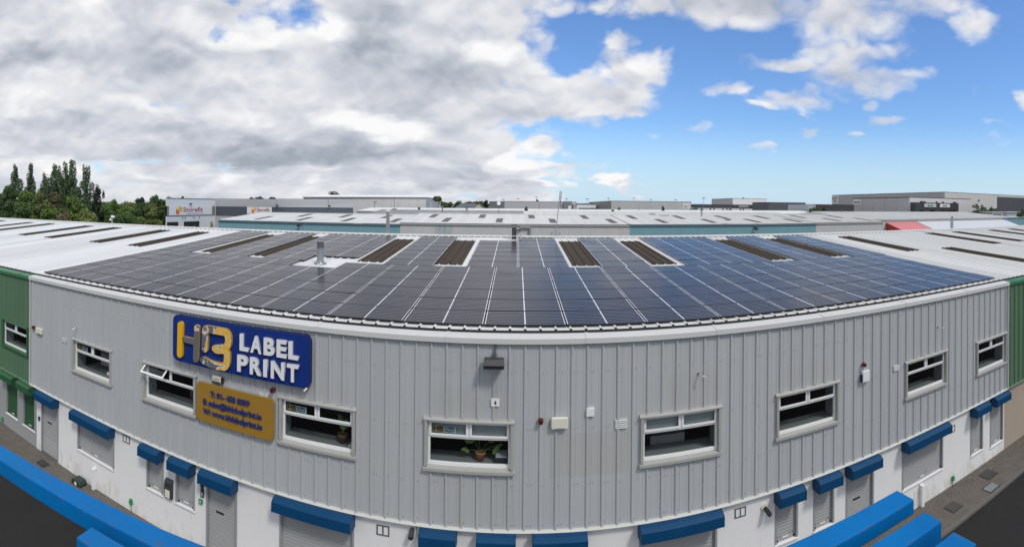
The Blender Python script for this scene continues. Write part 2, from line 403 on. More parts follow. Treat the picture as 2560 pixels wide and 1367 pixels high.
def make_railblue():
    m = bpy.data.materials.new('blue_rail_paint'); m.use_nodes = True
    t = m.node_tree; n = NG(t); b = t.nodes['Principled BSDF']
    geo = n.new('ShaderNodeNewGeometry'); pos = geo.outputs['Position']
    f = n.noise(pos, 3.0, 5, .6); r = n.noise(pos, 17.0, 7, .66); r2 = n.noise(pos, 4.3, 3, .5); sc_ = n.noise(pos, 42.0, 4, .7)
    bv = n.new('ShaderNodeBevel'); bv.samples = 4; bv.inputs['Radius'].default_value = .010
    dp = n.new('ShaderNodeVectorMath'); dp.operation = 'DOT_PRODUCT'
    t.links.new(bv.outputs[0], dp.inputs[0]); t.links.new(geo.outputs['Normal'], dp.inputs[1])
    edge = n.smooth(dp.outputs['Value'], .985, .90)
    c = n.mix(n.lin(f, .3, .7, 0, .7), (.002, .135, .40), (.002, .175, .47))
    c = n.mix(n.mul(n.smooth(sc_, .58, .72), .35), c, (.02, .20, .46))
    c = n.mix(n.mul(n.smooth(r2, .45, .65), .25), c, (.012, .11, .30))
    chip = n.mx(n.mul(n.smooth(r, .64, .69), n.smooth(r2, .50, .58)), n.mul(edge, n.smooth(r, .50, .58)))
    c = n.mix(chip, c, (.12, .085, .055))
    t.links.new(c, b.inputs['Base Color'])
    t.links.new(n.lin(sc_, .3, .7, .38, .62), b.inputs['Roughness']); b.inputs['Specular IOR Level'].default_value = .10
    bn = n.new('ShaderNodeBump'); bn.inputs['Strength'].default_value = .15; bn.inputs['Distance'].default_value = .004
    t.links.new(n.noise(pos, 24.0, 5, .6), bn.inputs['Height']); t.links.new(bn.outputs[0], b.inputs['Normal'])
    MATS['blue_rail_paint'] = m; return m
M_RAILB = make_railblue()

def make_logo_worn():
    m = bpy.data.materials.new('logo_peeling_paint'); m.use_nodes = True
    t = m.node_tree; n = NG(t); b = t.nodes['Principled BSDF']
    pos = n.new('ShaderNodeNewGeometry').outputs['Position']
    f = n.noise(pos, 2.3, 6, .65, .6); f2 = n.noise(pos, 7.0, 5, .7, .8)
    x, y, z = n.sep(pos)
    k = n.add(f, n.mul(n.add(x, 7.35), .22))
    yel = n.smooth(k, .50, .52)
    c = n.mix(yel, (.13, .135, .14), (.74, .43, .03))
    e = n.m('LESS_THAN', n.m('ABSOLUTE', n.sub(k, .505)), .022)
    c = n.mix(n.mul(e, n.smooth(f2, .42, .50)), c, (.70, .68, .62))
    c = n.mix(n.mul(yel, n.m('LESS_THAN', n.m('ABSOLUTE', n.sub(f2, .5)), .012)), c, (.72, .70, .62))
    t.links.new(c, b.inputs['Base Color']); b.inputs['Roughness'].default_value = .6
    MATS['logo_peeling_paint'] = m; return m
M_LOGO = make_logo_worn()
M_LOGOS = mat('logo_edge_ochre', (.48, .29, .04), .5)

# ------------------------------------------------------------------ mesh helpers
class MB:
    def __init__(s): s.v, s.f, s.m = [], [], []
    def quad(s, a, b, c, d, mi=0):
        i = len(s.v); s.v += [a, b, c, d]; s.f.append((i, i + 1, i + 2, i + 3)); s.m.append(mi)
    def poly(s, pts, mi=0):
        i = len(s.v); s.v += list(pts); s.f.append(tuple(range(i, i + len(pts)))); s.m.append(mi)
    def box(s, x0, x1, y0, y1, z0, z1, mi=0):
        i = len(s.v)
        s.v += [(x0, y0, z0), (x1, y0, z0), (x1, y1, z0), (x0, y1, z0), (x0, y0, z1), (x1, y0, z1), (x1, y1, z1), (x0, y1, z1)]
        for q in ((3, 2, 1, 0), (4, 5, 6, 7), (0, 1, 5, 4), (1, 2, 6, 5), (2, 3, 7, 6), (3, 0, 4, 7)):
            s.f.append(tuple(i + k for k in q)); s.m.append(mi)
    def extr(s, prof, axis, a, b, mi=0, caps=True):
        """profile points extruded along an axis: axis 'x' -> prof (y,z); 'y' -> (x,z); 'z' -> (x,y)"""
        def P(p, t): return {'x': (t, p[0], p[1]), 'y': (p[0], t, p[1]), 'z': (p[0], p[1], t)}[axis]
        n = len(prof); i = len(s.v)
        s.v += [P(p, a) for p in prof] + [P(p, b) for p in prof]
        for k in range(n):
            s.f.append((i + k, i + (k + 1) % n, i + n + (k + 1) % n, i + n + k)); s.m.append(mi)
        if caps:
            s.f.append(tuple(i + k for k in reversed(range(n)))); s.m.append(mi)
            s.f.append(tuple(i + n + k for k in range(n))); s.m.append(mi)
    def cyl(s, p, q, r, n=12, r2=None, mi=0, caps=True):
        p, q = Vector(p), Vector(q); d = (q - p).normalized()
        u = d.orthogonal().normalized(); w = d.cross(u); r2 = r if r2 is None else r2
        i = len(s.v)
        for c, rr in ((p, r), (q, r2)):
            for k in range(n):
                a = 2 * math.pi * k / n
                s.v.append(tuple(c + u * (rr * math.cos(a)) + w * (rr * math.sin(a))))
        for k in range(n):
            s.f.append((i + k, i + (k + 1) % n, i + n + (k + 1) % n, i + n + k)); s.m.append(mi)
        if caps:
            s.f.append(tuple(i + k for k in reversed(range(n)))); s.m.append(mi)
            s.f.append(tuple(i + n + k for k in range(n))); s.m.append(mi)
    def lathe(s, c, prof, n=16, mi=0):
        i = len(s.v); m = len(prof)
        for (r, z) in prof:
            for k in range(n):
                a = 2 * math.pi * k / n; s.v.append((c[0] + r * math.cos(a), c[1] + r * math.sin(a), c[2] + z))
        for j in range(m - 1):
            for k in range(n):
                s.f.append((i + j * n + k, i + j * n + (k + 1) % n, i + (j + 1) * n + (k + 1) % n, i + (j + 1) * n + k)); s.m.append(mi)
        s.f.append(tuple(i + k for k in reversed(range(n)))); s.m.append(mi)
        s.f.append(tuple(i + (m - 1) * n + k for k in range(n))); s.m.append(mi)
    def mesh(s, name, mats, smooth=False):
        me = bpy.data.meshes.new(name)
        me.from_pydata(s.v, [], s.f)
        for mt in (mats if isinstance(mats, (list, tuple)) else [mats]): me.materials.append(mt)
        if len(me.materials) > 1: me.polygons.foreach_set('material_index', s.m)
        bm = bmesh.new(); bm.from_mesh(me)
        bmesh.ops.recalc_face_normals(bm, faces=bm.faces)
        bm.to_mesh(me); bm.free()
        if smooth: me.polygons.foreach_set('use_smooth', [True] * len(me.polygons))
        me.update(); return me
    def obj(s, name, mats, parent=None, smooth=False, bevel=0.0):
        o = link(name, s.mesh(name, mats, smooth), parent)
        if bevel: bev(o, bevel)
        return o

def bev(o, w, seg=2):
    md = o.modifiers.new('bevel', 'BEVEL'); md.width = w; md.segments = seg; md.limit_method = 'ANGLE'; md.angle_limit = math.radians(40)
def link(name, me, parent=None, loc=None, rot=None):
    o = bpy.data.objects.new(name, me); COL.objects.link(o)
    if parent is not None:
        o.parent = parent
        if parent.type == 'EMPTY' and parent.get('_base'):
            b = parent['_base']; o.location = (-b[0], -b[1], -b[2])
    if loc is not None: o.location = loc
    if rot is not None: o.rotation_euler = rot
    return o
def thing(name, label, cat, base=(0, 0, 0), group=None):
    """an Empty at the thing's base; its parts are modelled in world coordinates"""
    o = bpy.data.objects.new(name, None); COL.objects.link(o)
    o.location = base; o['_base'] = base; o.empty_display_size = .2
    return tag(o, label, cat, group)
def tag(o, label, cat, group=None, kind=None):
    o['label'] = label; o['category'] = cat
    if group: o['group'] = group
    if kind: o['kind'] = kind
    return o
def structure(o):
    o['kind'] = 'structure'; return o

def text_mesh(body, size, extrude, weight=0.0, shear=0.0, spacing=1.0, mats=(None,), width=None):
    """lettering as a mesh in the XZ plane facing -Y, origin at its left baseline end"""
    cu = bpy.data.curves.new('lettering', 'FONT'); cu.body = body; cu.size = size; cu.extrude = extrude
    cu.offset = weight; cu.shear = shear; cu.space_character = spacing; cu.resolution_u = 3; cu.fill_mode = 'BOTH'
    o = bpy.data.objects.new('lettering', cu); COL.objects.link(o)
    dg = bpy.context.evaluated_depsgraph_get(); dg.update()
    me = bpy.data.meshes.new_from_object(o.evaluated_get(dg))
    bpy.data.objects.remove(o); bpy.data.curves.remove(cu)
    me.transform(Matrix.Rotation(math.pi / 2, 4, 'X'))
    xs = [v.co.x for v in me.vertices]
    x0, x1 = min(xs), max(xs)
    if width: me.transform(Matrix.Translation((-x0, 0, 0))); me.transform(Matrix.Diagonal((width / (x1 - x0), 1, 1, 1)))
    me.materials.clear()
    for mt in mats: me.materials.append(mt)
    if len(mats) > 1:
        for p in me.polygons: p.material_index = 0 if abs(p.normal.y) > .7 else 1
    me.name = 'lettering'
    return me

def ribbon(pts, hw, cap=6):
    """2D stroke with round ends -> outline polygon"""
    P = [Vector(p) for p in pts]; L, R = [], []
    for i, p in enumerate(P):
        d = (P[min(i + 1, len(P) - 1)] - P[max(i - 1, 0)]).normalized()
        nn = Vector((-d.y, d.x)); L.append(p + nn * hw); R.append(p - nn * hw)
    out = list(L)
    def arc(c, a0):
        return [c + Vector((math.cos(a0 - math.pi * k / cap), math.sin(a0 - math.pi * k / cap))) * hw for k in range(1, cap)]
    d = (P[-1] - P[-2]).normalized(); out += arc(P[-1], math.atan2(d.x, -d.y))
    out += list(reversed(R))
    d = (P[0] - P[1]).normalized(); out += arc(P[0], math.atan2(d.x, -d.y))
    return out
def chaikin(pts, it=3):
    P = [Vector(p) for p in pts]
    for _ in range(it):
        Q = [P[0]]
        for a, b in zip(P, P[1:]): Q += [a * .75 + b * .25, a * .25 + b * .75]
        P = Q + [P[-1]]
    return P
def roundrect(w, h, r, n=6):
    out = []
    for cx, cy, a in ((w - r, h - r, 0), (r, h - r, 90), (r, r, 180), (w - r, r, 270)):
        for k in range(n + 1):
            t = math.radians(a + 90 * k / n); out.append((cx + r * math.cos(t), cy + r * math.sin(t)))
    return out

# ------------------------------------------------------------------ ground
mb = MB(); mb.quad((-4000, -4000, 0), (4000, -4000, 0), (4000, 6000, 0), (-4000, 6000, 0))
M_ASPH = mat('asphalt', (.030, .030, .029), .92, var=.8, vscale=.9, color2=(.021, .021, .021), bump=.6, bscale=60, dirt=((.05, .049, .046), 3.0, .63), spec=.25)
structure(mb.obj('ground', M_ASPH))
M_STRIP = mat('gravelly_concrete', (.17, .15, .13), .95, var=.9, vscale=2.2, color2=(.10, .088, .075), bump=1.0, bscale=45, dirt=((.34, .33, .30), 28.0, .64))
mb = MB(); mb.box(-60, 60, 9.25, 10.8, -.05, .07)
structure(mb.obj('pavement', M_STRIP, bevel=.02))
mb = MB(); mb.box(-60, 60, 9.12, 9.248, -.05, .085)
structure(mb.obj('kerb', mat('kerb_concrete', (.15, .145, .135), .9, var=.4, vscale=4, bump=.4, bscale=50), bevel=.015))
# loose gravel lying along the strip
def gravel():
    rr = np.random.default_rng(3); n = 5200
    V, Fc = [], []
    for _ in range(n):
        side = rr.random() < .5
        x = rr.uniform(-20, -6) if side else rr.uniform(7, 20)
        y = 10.5 - abs(rr.normal(0, .38)); y = max(9.3, y)
        s = rr.uniform(.008, .026); i = len(V)
        pts = rr.normal(0, 1, (4, 3)); pts /= np.linalg.norm(pts, axis=1)[:, None]
        for p in np.array([[1, 0, -.5], [-.6, .8, -.5], [-.5, -.8, -.5], [0, 0, .9]]) + pts * .35:
            V.append((x + p[0] * s, y + p[1] * s, .072 + (p[2] + .5) * s * .8))
        Fc += [(i, i + 1, i + 2), (i, i + 3, i + 1), (i + 1, i + 3, i + 2), (i + 2, i + 3, i)]
    me = bpy.data.meshes.new('gravel'); me.from_pydata(V, [], Fc)
    me.materials.append(mat('gravel_stone', (.27, .25, .22), .9, var=.9, vscale=30, color2=(.12, .11, .10)))
    o = link('gravel', me); tag(o, 'loose gravel scattered along the foot of the unit walls', 'gravel', kind='stuff')
gravel()
# service covers set in the strip
for (x, y, w, h, mt, lab) in ((14.1, 10.0, .5, .42, M_CHAR, 'dark square drain cover nearest the far right of the gravel strip'),
                              (13.5, 9.45, .5, .3, M_GALV, 'grey metal service cover near the kerb on the right'),
                              (11.9, 9.75, .42, .34, mat('iron_cover', (.07, .065, .06), .7), 'brownish square cover in the gravel strip below the white pipe'),
                              (-14.2, 10.1, .4, .25, M_CHAR, 'small dark cover in the gravel strip by the left door')):
    t = thing('drain_cover', lab, 'drain cover', (x, y, .07), 'drain covers in the gravel strip')
    mb = MB(); mb.box(x - w / 2 - .04, x + w / 2 + .04, y - h / 2 - .04, y + h / 2 + .04, .071, .078); mb.obj('frame', M_CHAR, t)
    mb = MB(); mb.box(x - w / 2, x + w / 2, y - h / 2, y + h / 2, .079, .088); mb.obj('lid', mt, t)
# distant hills
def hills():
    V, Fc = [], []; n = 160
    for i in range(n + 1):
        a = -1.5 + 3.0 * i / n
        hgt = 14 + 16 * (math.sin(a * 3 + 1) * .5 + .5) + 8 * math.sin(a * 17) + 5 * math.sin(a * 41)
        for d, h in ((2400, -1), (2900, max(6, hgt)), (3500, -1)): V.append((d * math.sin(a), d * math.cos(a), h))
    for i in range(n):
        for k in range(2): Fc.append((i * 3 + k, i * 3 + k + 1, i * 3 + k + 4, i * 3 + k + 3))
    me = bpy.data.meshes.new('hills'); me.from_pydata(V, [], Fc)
    me.materials.append(mat('distant_woodland', (.07, .10, .10), 1.0, var=.6, vscale=.02, color2=(.10, .13, .12)))  # muted blue-green: the haze of distance is put into the colour
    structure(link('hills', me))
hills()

# ------------------------------------------------------------------ profiled sheets
RIB = 1 / 3.0
def sheet_profile(pitch=RIB, n=3, base=.066, crest=.036, h=.034):
    """one metre cover width: three ribs; returns (u, height)"""
    out = []
    for k in range(n):
        c = (k + .5) * pitch
        out += [(c - base / 2, 0), (c - crest / 2, h), (c + crest / 2, h), (c + base / 2, 0)]
    return [(0, 0)] + out + [(n * pitch, 0)]
PROF = sheet_profile()
def wall_profile():
    """as the roof profile, with two shallow stiffeners pressed into each pan"""
    out = list(PROF)
    for k in range(3):
        for c in (k * RIB + .075, (k + 1) * RIB - .075): out += [(c - .008, 0), (c - .003, .0045), (c + .003, .0045), (c + .008, 0)]
    return sorted(out)
WPROF = wall_profile()
def wall_sheet_mesh(x0, y, z0, z1, openings, prof=WPROF):
    """vertical cladding sheet facing -Y with rectangular openings (x0,x1,z0,z1) cut out"""
    xs = sorted({u for u, _ in prof} | {max(0, min(1, ox - x0)) for o in openings for ox in o[:2]})
    def hh(u):
        for (a, ha), (b, hb) in zip(prof, prof[1:]):
            if a - 1e-9 <= u <= b + 1e-9: return ha + (hb - ha) * ((u - a) / (b - a) if b > a else 0)
        return 0
    mb = MB()
    for a, b in zip(xs, xs[1:]):
        if b - a < 1e-6: continue
        mid = x0 + (a + b) / 2
        cuts = sorted((o[2], o[3]) for o in openings if o[0] < mid < o[1])
        z = z0
        for c0, c1 in cuts + [(z1, z1)]:
            if c0 > z: mb.quad((x0 + a, y - hh(a), z), (x0 + b, y - hh(b), z), (x0 + b, y - hh(b), c0), (x0 + a, y - hh(a), c0))
            z = max(z, c1)
    return mb
SLOPE = .077
def roof_sheet_mesh(name, length, m, prof=PROF, lift=0.0, n=3):
    """sheet running up the slope from local (0,0,0); width along x"""
    mb = MB(); dz = SLOPE * length
    for (a, ha), (b, hb) in zip(prof, prof[1:]):
        mb.quad((a, 0, ha + lift), (b, 0, hb + lift), (b, length, hb + dz + lift), (a, length, ha + dz + lift))
    return mb.mesh(name, m)

EAVE_Y, EAVE_Z, RIDGE_Y = 10.78, ZC - 2.69, 25.4
RIDGE_Z = EAVE_Z + SLOPE * (RIDGE_Y - EAVE_Y)
def roof_z(y): return EAVE_Z + SLOPE * (y - EAVE_Y)
X_L, X_R = -15.6, 16.05                      # party walls of the grey unit
RIB_OFF = .05                                # phase of the ribs
def sheets_between(a, b):
    k0 = math.ceil((a - RIB_OFF) - 1e-6); k1 = math.floor((b - RIB_OFF) + 1e-6)
    return [RIB_OFF + k for k in range(k0, k1)]
ME_ROOF = roof_sheet_mesh('roof_sheet', RIDGE_Y - EAVE_Y, M_ROOF)
ME_BACK = None
def skylight_mesh(length):
    return roof_sheet_mesh('skylight', length, M_SKYL, PROF, .02)
ME_SKY = skylight_mesh(6.0)
ME_SKYEND = None
def lay_roof(parent, a, b, skylights, end_extra=True):
    sh = sheets_between(a, b)
    base = parent['_base']
    for x in sh: link('roof_sheet', ME_ROOF, parent, (x - base[0], EAVE_Y - base[1], EAVE_Z - base[2]))
    # edge strips where the terrace does not fall on a whole sheet
    for (p, q) in ((a, sh[0]), (sh[-1] + 1, b)):
        if q - p > .01:
            mb = MB(); mb.quad((p, EAVE_Y, EAVE_Z), (q, EAVE_Y, EAVE_Z), (q, RIDGE_Y, RIDGE_Z), (p, RIDGE_Y, RIDGE_Z)); mb.obj('edge_sheet', M_ROOF, parent)
    for (x, y) in skylights:
        x = RIB_OFF + round((x - RIB_OFF) * 3) / 3        # seated on the ribs
        link('skylight', ME_SKY, parent, (x - base[0], y - base[1], roof_z(y) - base[2]))
    # ridge capping in lengths, lifted on the ribs
    x = a
    while x < b - .01:
        e = min(x + 3.0, b)
        mb = MB(); t = .05
        mb.extr([(RIDGE_Y - .16, RIDGE_Z - .012 + t), (RIDGE_Y - .16, RIDGE_Z - .03 + t), (RIDGE_Y + .02, RIDGE_Z - .02 + t), (RIDGE_Y + .2, RIDGE_Z - .03 + t), (RIDGE_Y + .2, RIDGE_Z + t), (RIDGE_Y, RIDGE_Z + .05 + t)], 'x', x + .004, e - .004)
        mb.obj('ridge_cap', M_COPE, parent); x = e
    # the far slope of the roof
    mb = MB(); mb.quad((a, RIDGE_Y + .1, RIDGE_Z - .01), (b, RIDGE_Y + .1, RIDGE_Z - .01), (b, 40, EAVE_Z), (a, 40, EAVE_Z)); mb.obj('far_roof_slope', M_ROOF, parent)
    # profile fillers under the cap
    mb = MB(); mb.box(a, b, RIDGE_Y - .1, RIDGE_Y - .05, RIDGE_Z - .02, RIDGE_Z + .03); mb.obj('ridge_filler', M_CHAR, parent)
# ------------------------------------------------------------------ the near terrace: grey unit between two green ones
WY = 10.50                                   # face of the cladding pans
GY = 10.56                                   # face of the ground floor wall
Z_DRIP, Z_COPE = ZC - 6.866, ZC - 2.893
WINS = [-12.05, -8.80, -4.43, -0.97, 3.67, 7.05, 11.45, 14.98]
WW, WZ0, WZ1 = 1.90, ZC - 5.66, ZC - 4.53
WZ = [(WZ0, WZ1)] * 6 + [(WZ0 - .03, WZ1 - .02), (WZ0 - .2, WZ1 - .13)]
openings = [(x - WW / 2 + .03, x + WW / 2 - .03, z0 + .03, z1 - .03) for x, (z0, z1) in zip(WINS, WZ)]

def flat_wall(mb, x0, x1, y, z0, z1, ops, depth=.09, mi=0):
    xs = sorted({x0, x1} | {v for o in ops for v in o[:2] if x0 < v < x1})
    for a, b in zip(xs, xs[1:]):
        mid = (a + b) / 2
        cuts = sorted((o[2], o[3]) for o in ops if o[0] < mid < o[1]); z = z0
        for c0, c1 in cuts + [(z1, z1)]:
            if c0 > z + 1e-6: mb.quad((a, y, z), (b, y, z), (b, y, c0), (a, y, c0), mi)
            z = max(z, c1)
    for (a, b, c, d) in ops:
        mb.quad((a, y, c), (a, y + depth, c), (a, y + depth, d), (a, y, d), mi)
        mb.quad((b, y, c), (b, y, d), (b, y + depth, d), (b, y + depth, c), mi)
        if c > z0: mb.quad((a, y, c), (b, y, c), (b, y + depth, c), (a, y + depth, c), mi)

def clad(parent, a, b, ops, m, y=WY, z0=Z_DRIP, z1=Z_COPE + .02):
    """cladding in one metre sheets; plain sheets share one mesh"""
    base = parent['_base']; plain = None
    edges = [a] + [x for x in sheets_between(a, b)] + [sheets_between(a, b)[-1] + 1, b]
    for p, q in zip(edges, edges[1:]):
        if q - p < .01: continue
        cut = [o for o in ops if o[0] < q and o[1] > p]
        full = q - p > .999
        if full and not cut:
            if plain is None: plain = wall_sheet_mesh(0, 0, z0, z1, []).mesh('cladding_sheet', m)
            link('cladding_sheet', plain, parent, (p - base[0], y - base[1], -base[2]))
        else:
            prof = WPROF if full else [(u, h) for u, h in WPROF if u < q - p - .01] + [(q - p, 0)]
            whole = [o for o in cut if o[0] <= p + 1e-6 and o[1] >= q - 1e-6]
            if whole:                          # the opening takes the full width: one sheet below, one above
                wall_sheet_mesh(p, y, z0, whole[0][2], [], prof).obj('cladding_sheet', m, parent)
                wall_sheet_mesh(p, y, whole[0][3], z1, [], prof).obj('cladding_sheet', m, parent)
            else: wall_sheet_mesh(p, y, z0, z1, cut, prof).obj('cladding_sheet', m, parent)

def coping(parent, a, b, m, joint=-1.45):
    k = math.floor((a - joint) / 2.985)
    x = joint + k * 2.985
    while x < b:
        p, q = max(x, a), min(x + 2.985, b); x += 2.985
        if q - p < .02: continue
        mb = MB()
        mb.extr([(10.415, Z_COPE), (10.445, Z_COPE - .012), (10.445, Z_COPE + .02), (10.425, Z_COPE + .02), (10.425, ZC - 2.79), (10.70, ZC - 2.745), (10.70, ZC - 2.82), (10.71, ZC - 2.82), (10.712, ZC - 2.735), (10.415, ZC - 2.782)], 'x', p + .002, q - .002)
        c = mb.obj('coping', m, parent)
        if q < b - .02:                       # lapped joint with its fixings
            mb = MB(); mb.extr([(10.408, Z_COPE + .004), (10.412, Z_COPE + .004), (10.412, ZC - 2.778), (10.714, ZC - 2.730), (10.714, ZC - 2.726), (10.408, ZC - 2.775)], 'x', q - .045, q + .045)
            for yy in (10.47, 10.56, 10.65): mb.cyl((q - .02, yy, ZC - 2.777 + (yy - 10.41) * .155), (q - .02, yy, ZC - 2.762 + (yy - 10.41) * .155), .011, 6)
            mb.obj('joint_strap', m, c)

def gutter(parent, a, b):
    mb = MB()
    mb.quad((a, 10.705, ZC - 2.90), (b, 10.705, ZC - 2.90), (b, 10.98, ZC - 2.90), (a, 10.98, ZC - 2.90))
    mb.quad((a, 10.87, ZC - 2.90), (b, 10.87, ZC - 2.90), (b, 10.87, EAVE_Z - .012), (a, 10.87, EAVE_Z - .012))
    mb.quad((a, 10.703, ZC - 2.90), (b, 10.703, ZC - 2.90), (b, 10.703, ZC - 2.75), (a, 10.703, ZC - 2.75))
    mb.obj('gutter', M_GUT, parent)
    mb = MB(); mb.box(a, b, EAVE_Y + .012, EAVE_Y + .03, EAVE_Z - .05, EAVE_Z - .004); mb.obj('eaves_filler', M_CHAR, parent)

def window(parent, xc, z0, z1, open_left=False, blind=False, flash=None, side=None):
    flash = flash or M_FLASH
    x0, x1 = xc - WW / 2, xc + WW / 2
    a, b, c, d = x0 + .062, x1 - .062, z0 + .095, z1 - .05      # daylight of the flashing
    yf, yw = 10.425, 10.535
    fw = .05
    zt = d - .365                                               # transom
    mb = MB()
    for (p, q, r, s) in ((a, b, d - fw, d), (a, b, c, c + .075), (a, a + fw, c + .075, d - fw), (b - fw, b, c + .075, d - fw), (a + fw, b - fw, zt - .03, zt + .03), (xc - .035, xc + .035, zt + .03, d - fw)):
        mb.box(p, q, yw, yw + .06, r, s)
    w = mb.obj('window', M_UPVC, parent, bevel=.006)
    for s in (0, 1):
        p, q = (a + .028, xc - .014) if s == 0 else (xc + .014, b - .028)
        r, t = zt + .012, d - .022
        mb = MB()
        for bx in ((p, q, t - .05, t), (p, q, r, r + .055), (p, p + .05, r + .055, t - .05), (q - .05, q, r + .055, t - .05)):
            mb.box(bx[0], bx[1], -.022, .0, bx[2] - t, bx[3] - t)
        gm = MB(); gm.quad((p + .05, -.010, r + .055 - t), (q - .05, -.010, r + .055 - t), (q - .05, -.010, -.05), (p + .05, -.010, -.05))
        sash = mb.obj('sash', M_UPVC, w); pane = gm.obj('pane', M_GLASS, w)
        for o in (sash, pane):
            o.location = (0, yw, t)
            if open_left and s == 0:
                o.rotation_euler = (math.radians(-52), 0, 0); o.location = (-.03, yw - .02, t + .01)
        bev(sash, .006)
    gm = MB(); gm.quad((a + fw, yw + .03, c + .075), (b - fw, yw + .03, c + .075), (b - fw, yw + .03, zt - .03), (a + fw, yw + .03, zt - .03)); gm.obj('pane', M_GLASS, w)
    for (p, q) in ((x0, a), (b, x1)):
        mb = MB(); mb.box(p, q, yf + .002, 10.60, c - .002, d + .001); mb.obj('side_flashing', flash, w, bevel=.006)
    mb = MB(); mb.extr([(yf - .012, d), (10.60, d), (10.60, z1 + .012), (10.47, z1 + .012), (yf - .012, z1 - .022)], 'x', x0 - .025, x1 + .025)
    for k in range(6): mb.box(x0 + .14 + k * RIB - .02, x0 + .14 + k * RIB + .02, 10.455, 10.48, z1 + .01, z1 + .035)
    mb.obj('head_flashing', flash, w, bevel=.004)
    mb = MB(); mb.extr([(yf - .012, z0), (10.52, z0), (10.60, c), (10.53, c), (yf - .012, z0 + .068)], 'x', x0 - .03, x1 + .03)
    mb.obj('sill_flashing', flash, w, bevel=.004)
    # what shows through the glass: lining of the opening, inner sill, dark office behind
    mb = MB()
    mb.box(a - .02, b + .02, 10.60, 11.14, c - .04, c + .03)
    mb.box(a - .02, a, 10.60, 10.98, c + .02, d + .04); mb.box(b, b + .02, 10.60, 10.98, c + .02, d + .04)
    mb.obj('inner_sill', M_SILLIN, w)
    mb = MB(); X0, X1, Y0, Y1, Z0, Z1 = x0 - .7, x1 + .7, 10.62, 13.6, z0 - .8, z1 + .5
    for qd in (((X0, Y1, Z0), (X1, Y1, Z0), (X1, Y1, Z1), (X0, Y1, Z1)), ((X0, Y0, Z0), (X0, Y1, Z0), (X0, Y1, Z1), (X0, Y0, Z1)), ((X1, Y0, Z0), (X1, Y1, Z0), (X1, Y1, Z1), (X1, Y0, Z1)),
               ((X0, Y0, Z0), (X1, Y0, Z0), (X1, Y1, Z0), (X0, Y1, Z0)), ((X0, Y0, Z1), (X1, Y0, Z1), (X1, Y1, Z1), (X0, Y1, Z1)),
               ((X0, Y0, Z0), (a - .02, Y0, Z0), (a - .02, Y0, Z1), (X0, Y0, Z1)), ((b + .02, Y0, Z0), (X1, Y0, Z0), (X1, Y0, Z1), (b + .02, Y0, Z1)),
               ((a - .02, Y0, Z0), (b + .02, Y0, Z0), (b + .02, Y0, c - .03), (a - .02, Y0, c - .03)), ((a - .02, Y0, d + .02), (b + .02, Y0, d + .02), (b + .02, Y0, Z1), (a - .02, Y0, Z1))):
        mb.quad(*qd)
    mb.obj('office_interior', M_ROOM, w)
    if blind:
        for s in (0, 1):
            p, q = (a + .06, xc - .05) if s == 0 else (xc + .05, b - .06)
            mb = MB(); mb.box(p, q, 10.61, 10.614, zt + .0, d); mb.cyl((p, 10.63, d - .01), (q, 10.63, d - .01), .02, 8); mb.obj('blind', M_BLIND, w)
    return w

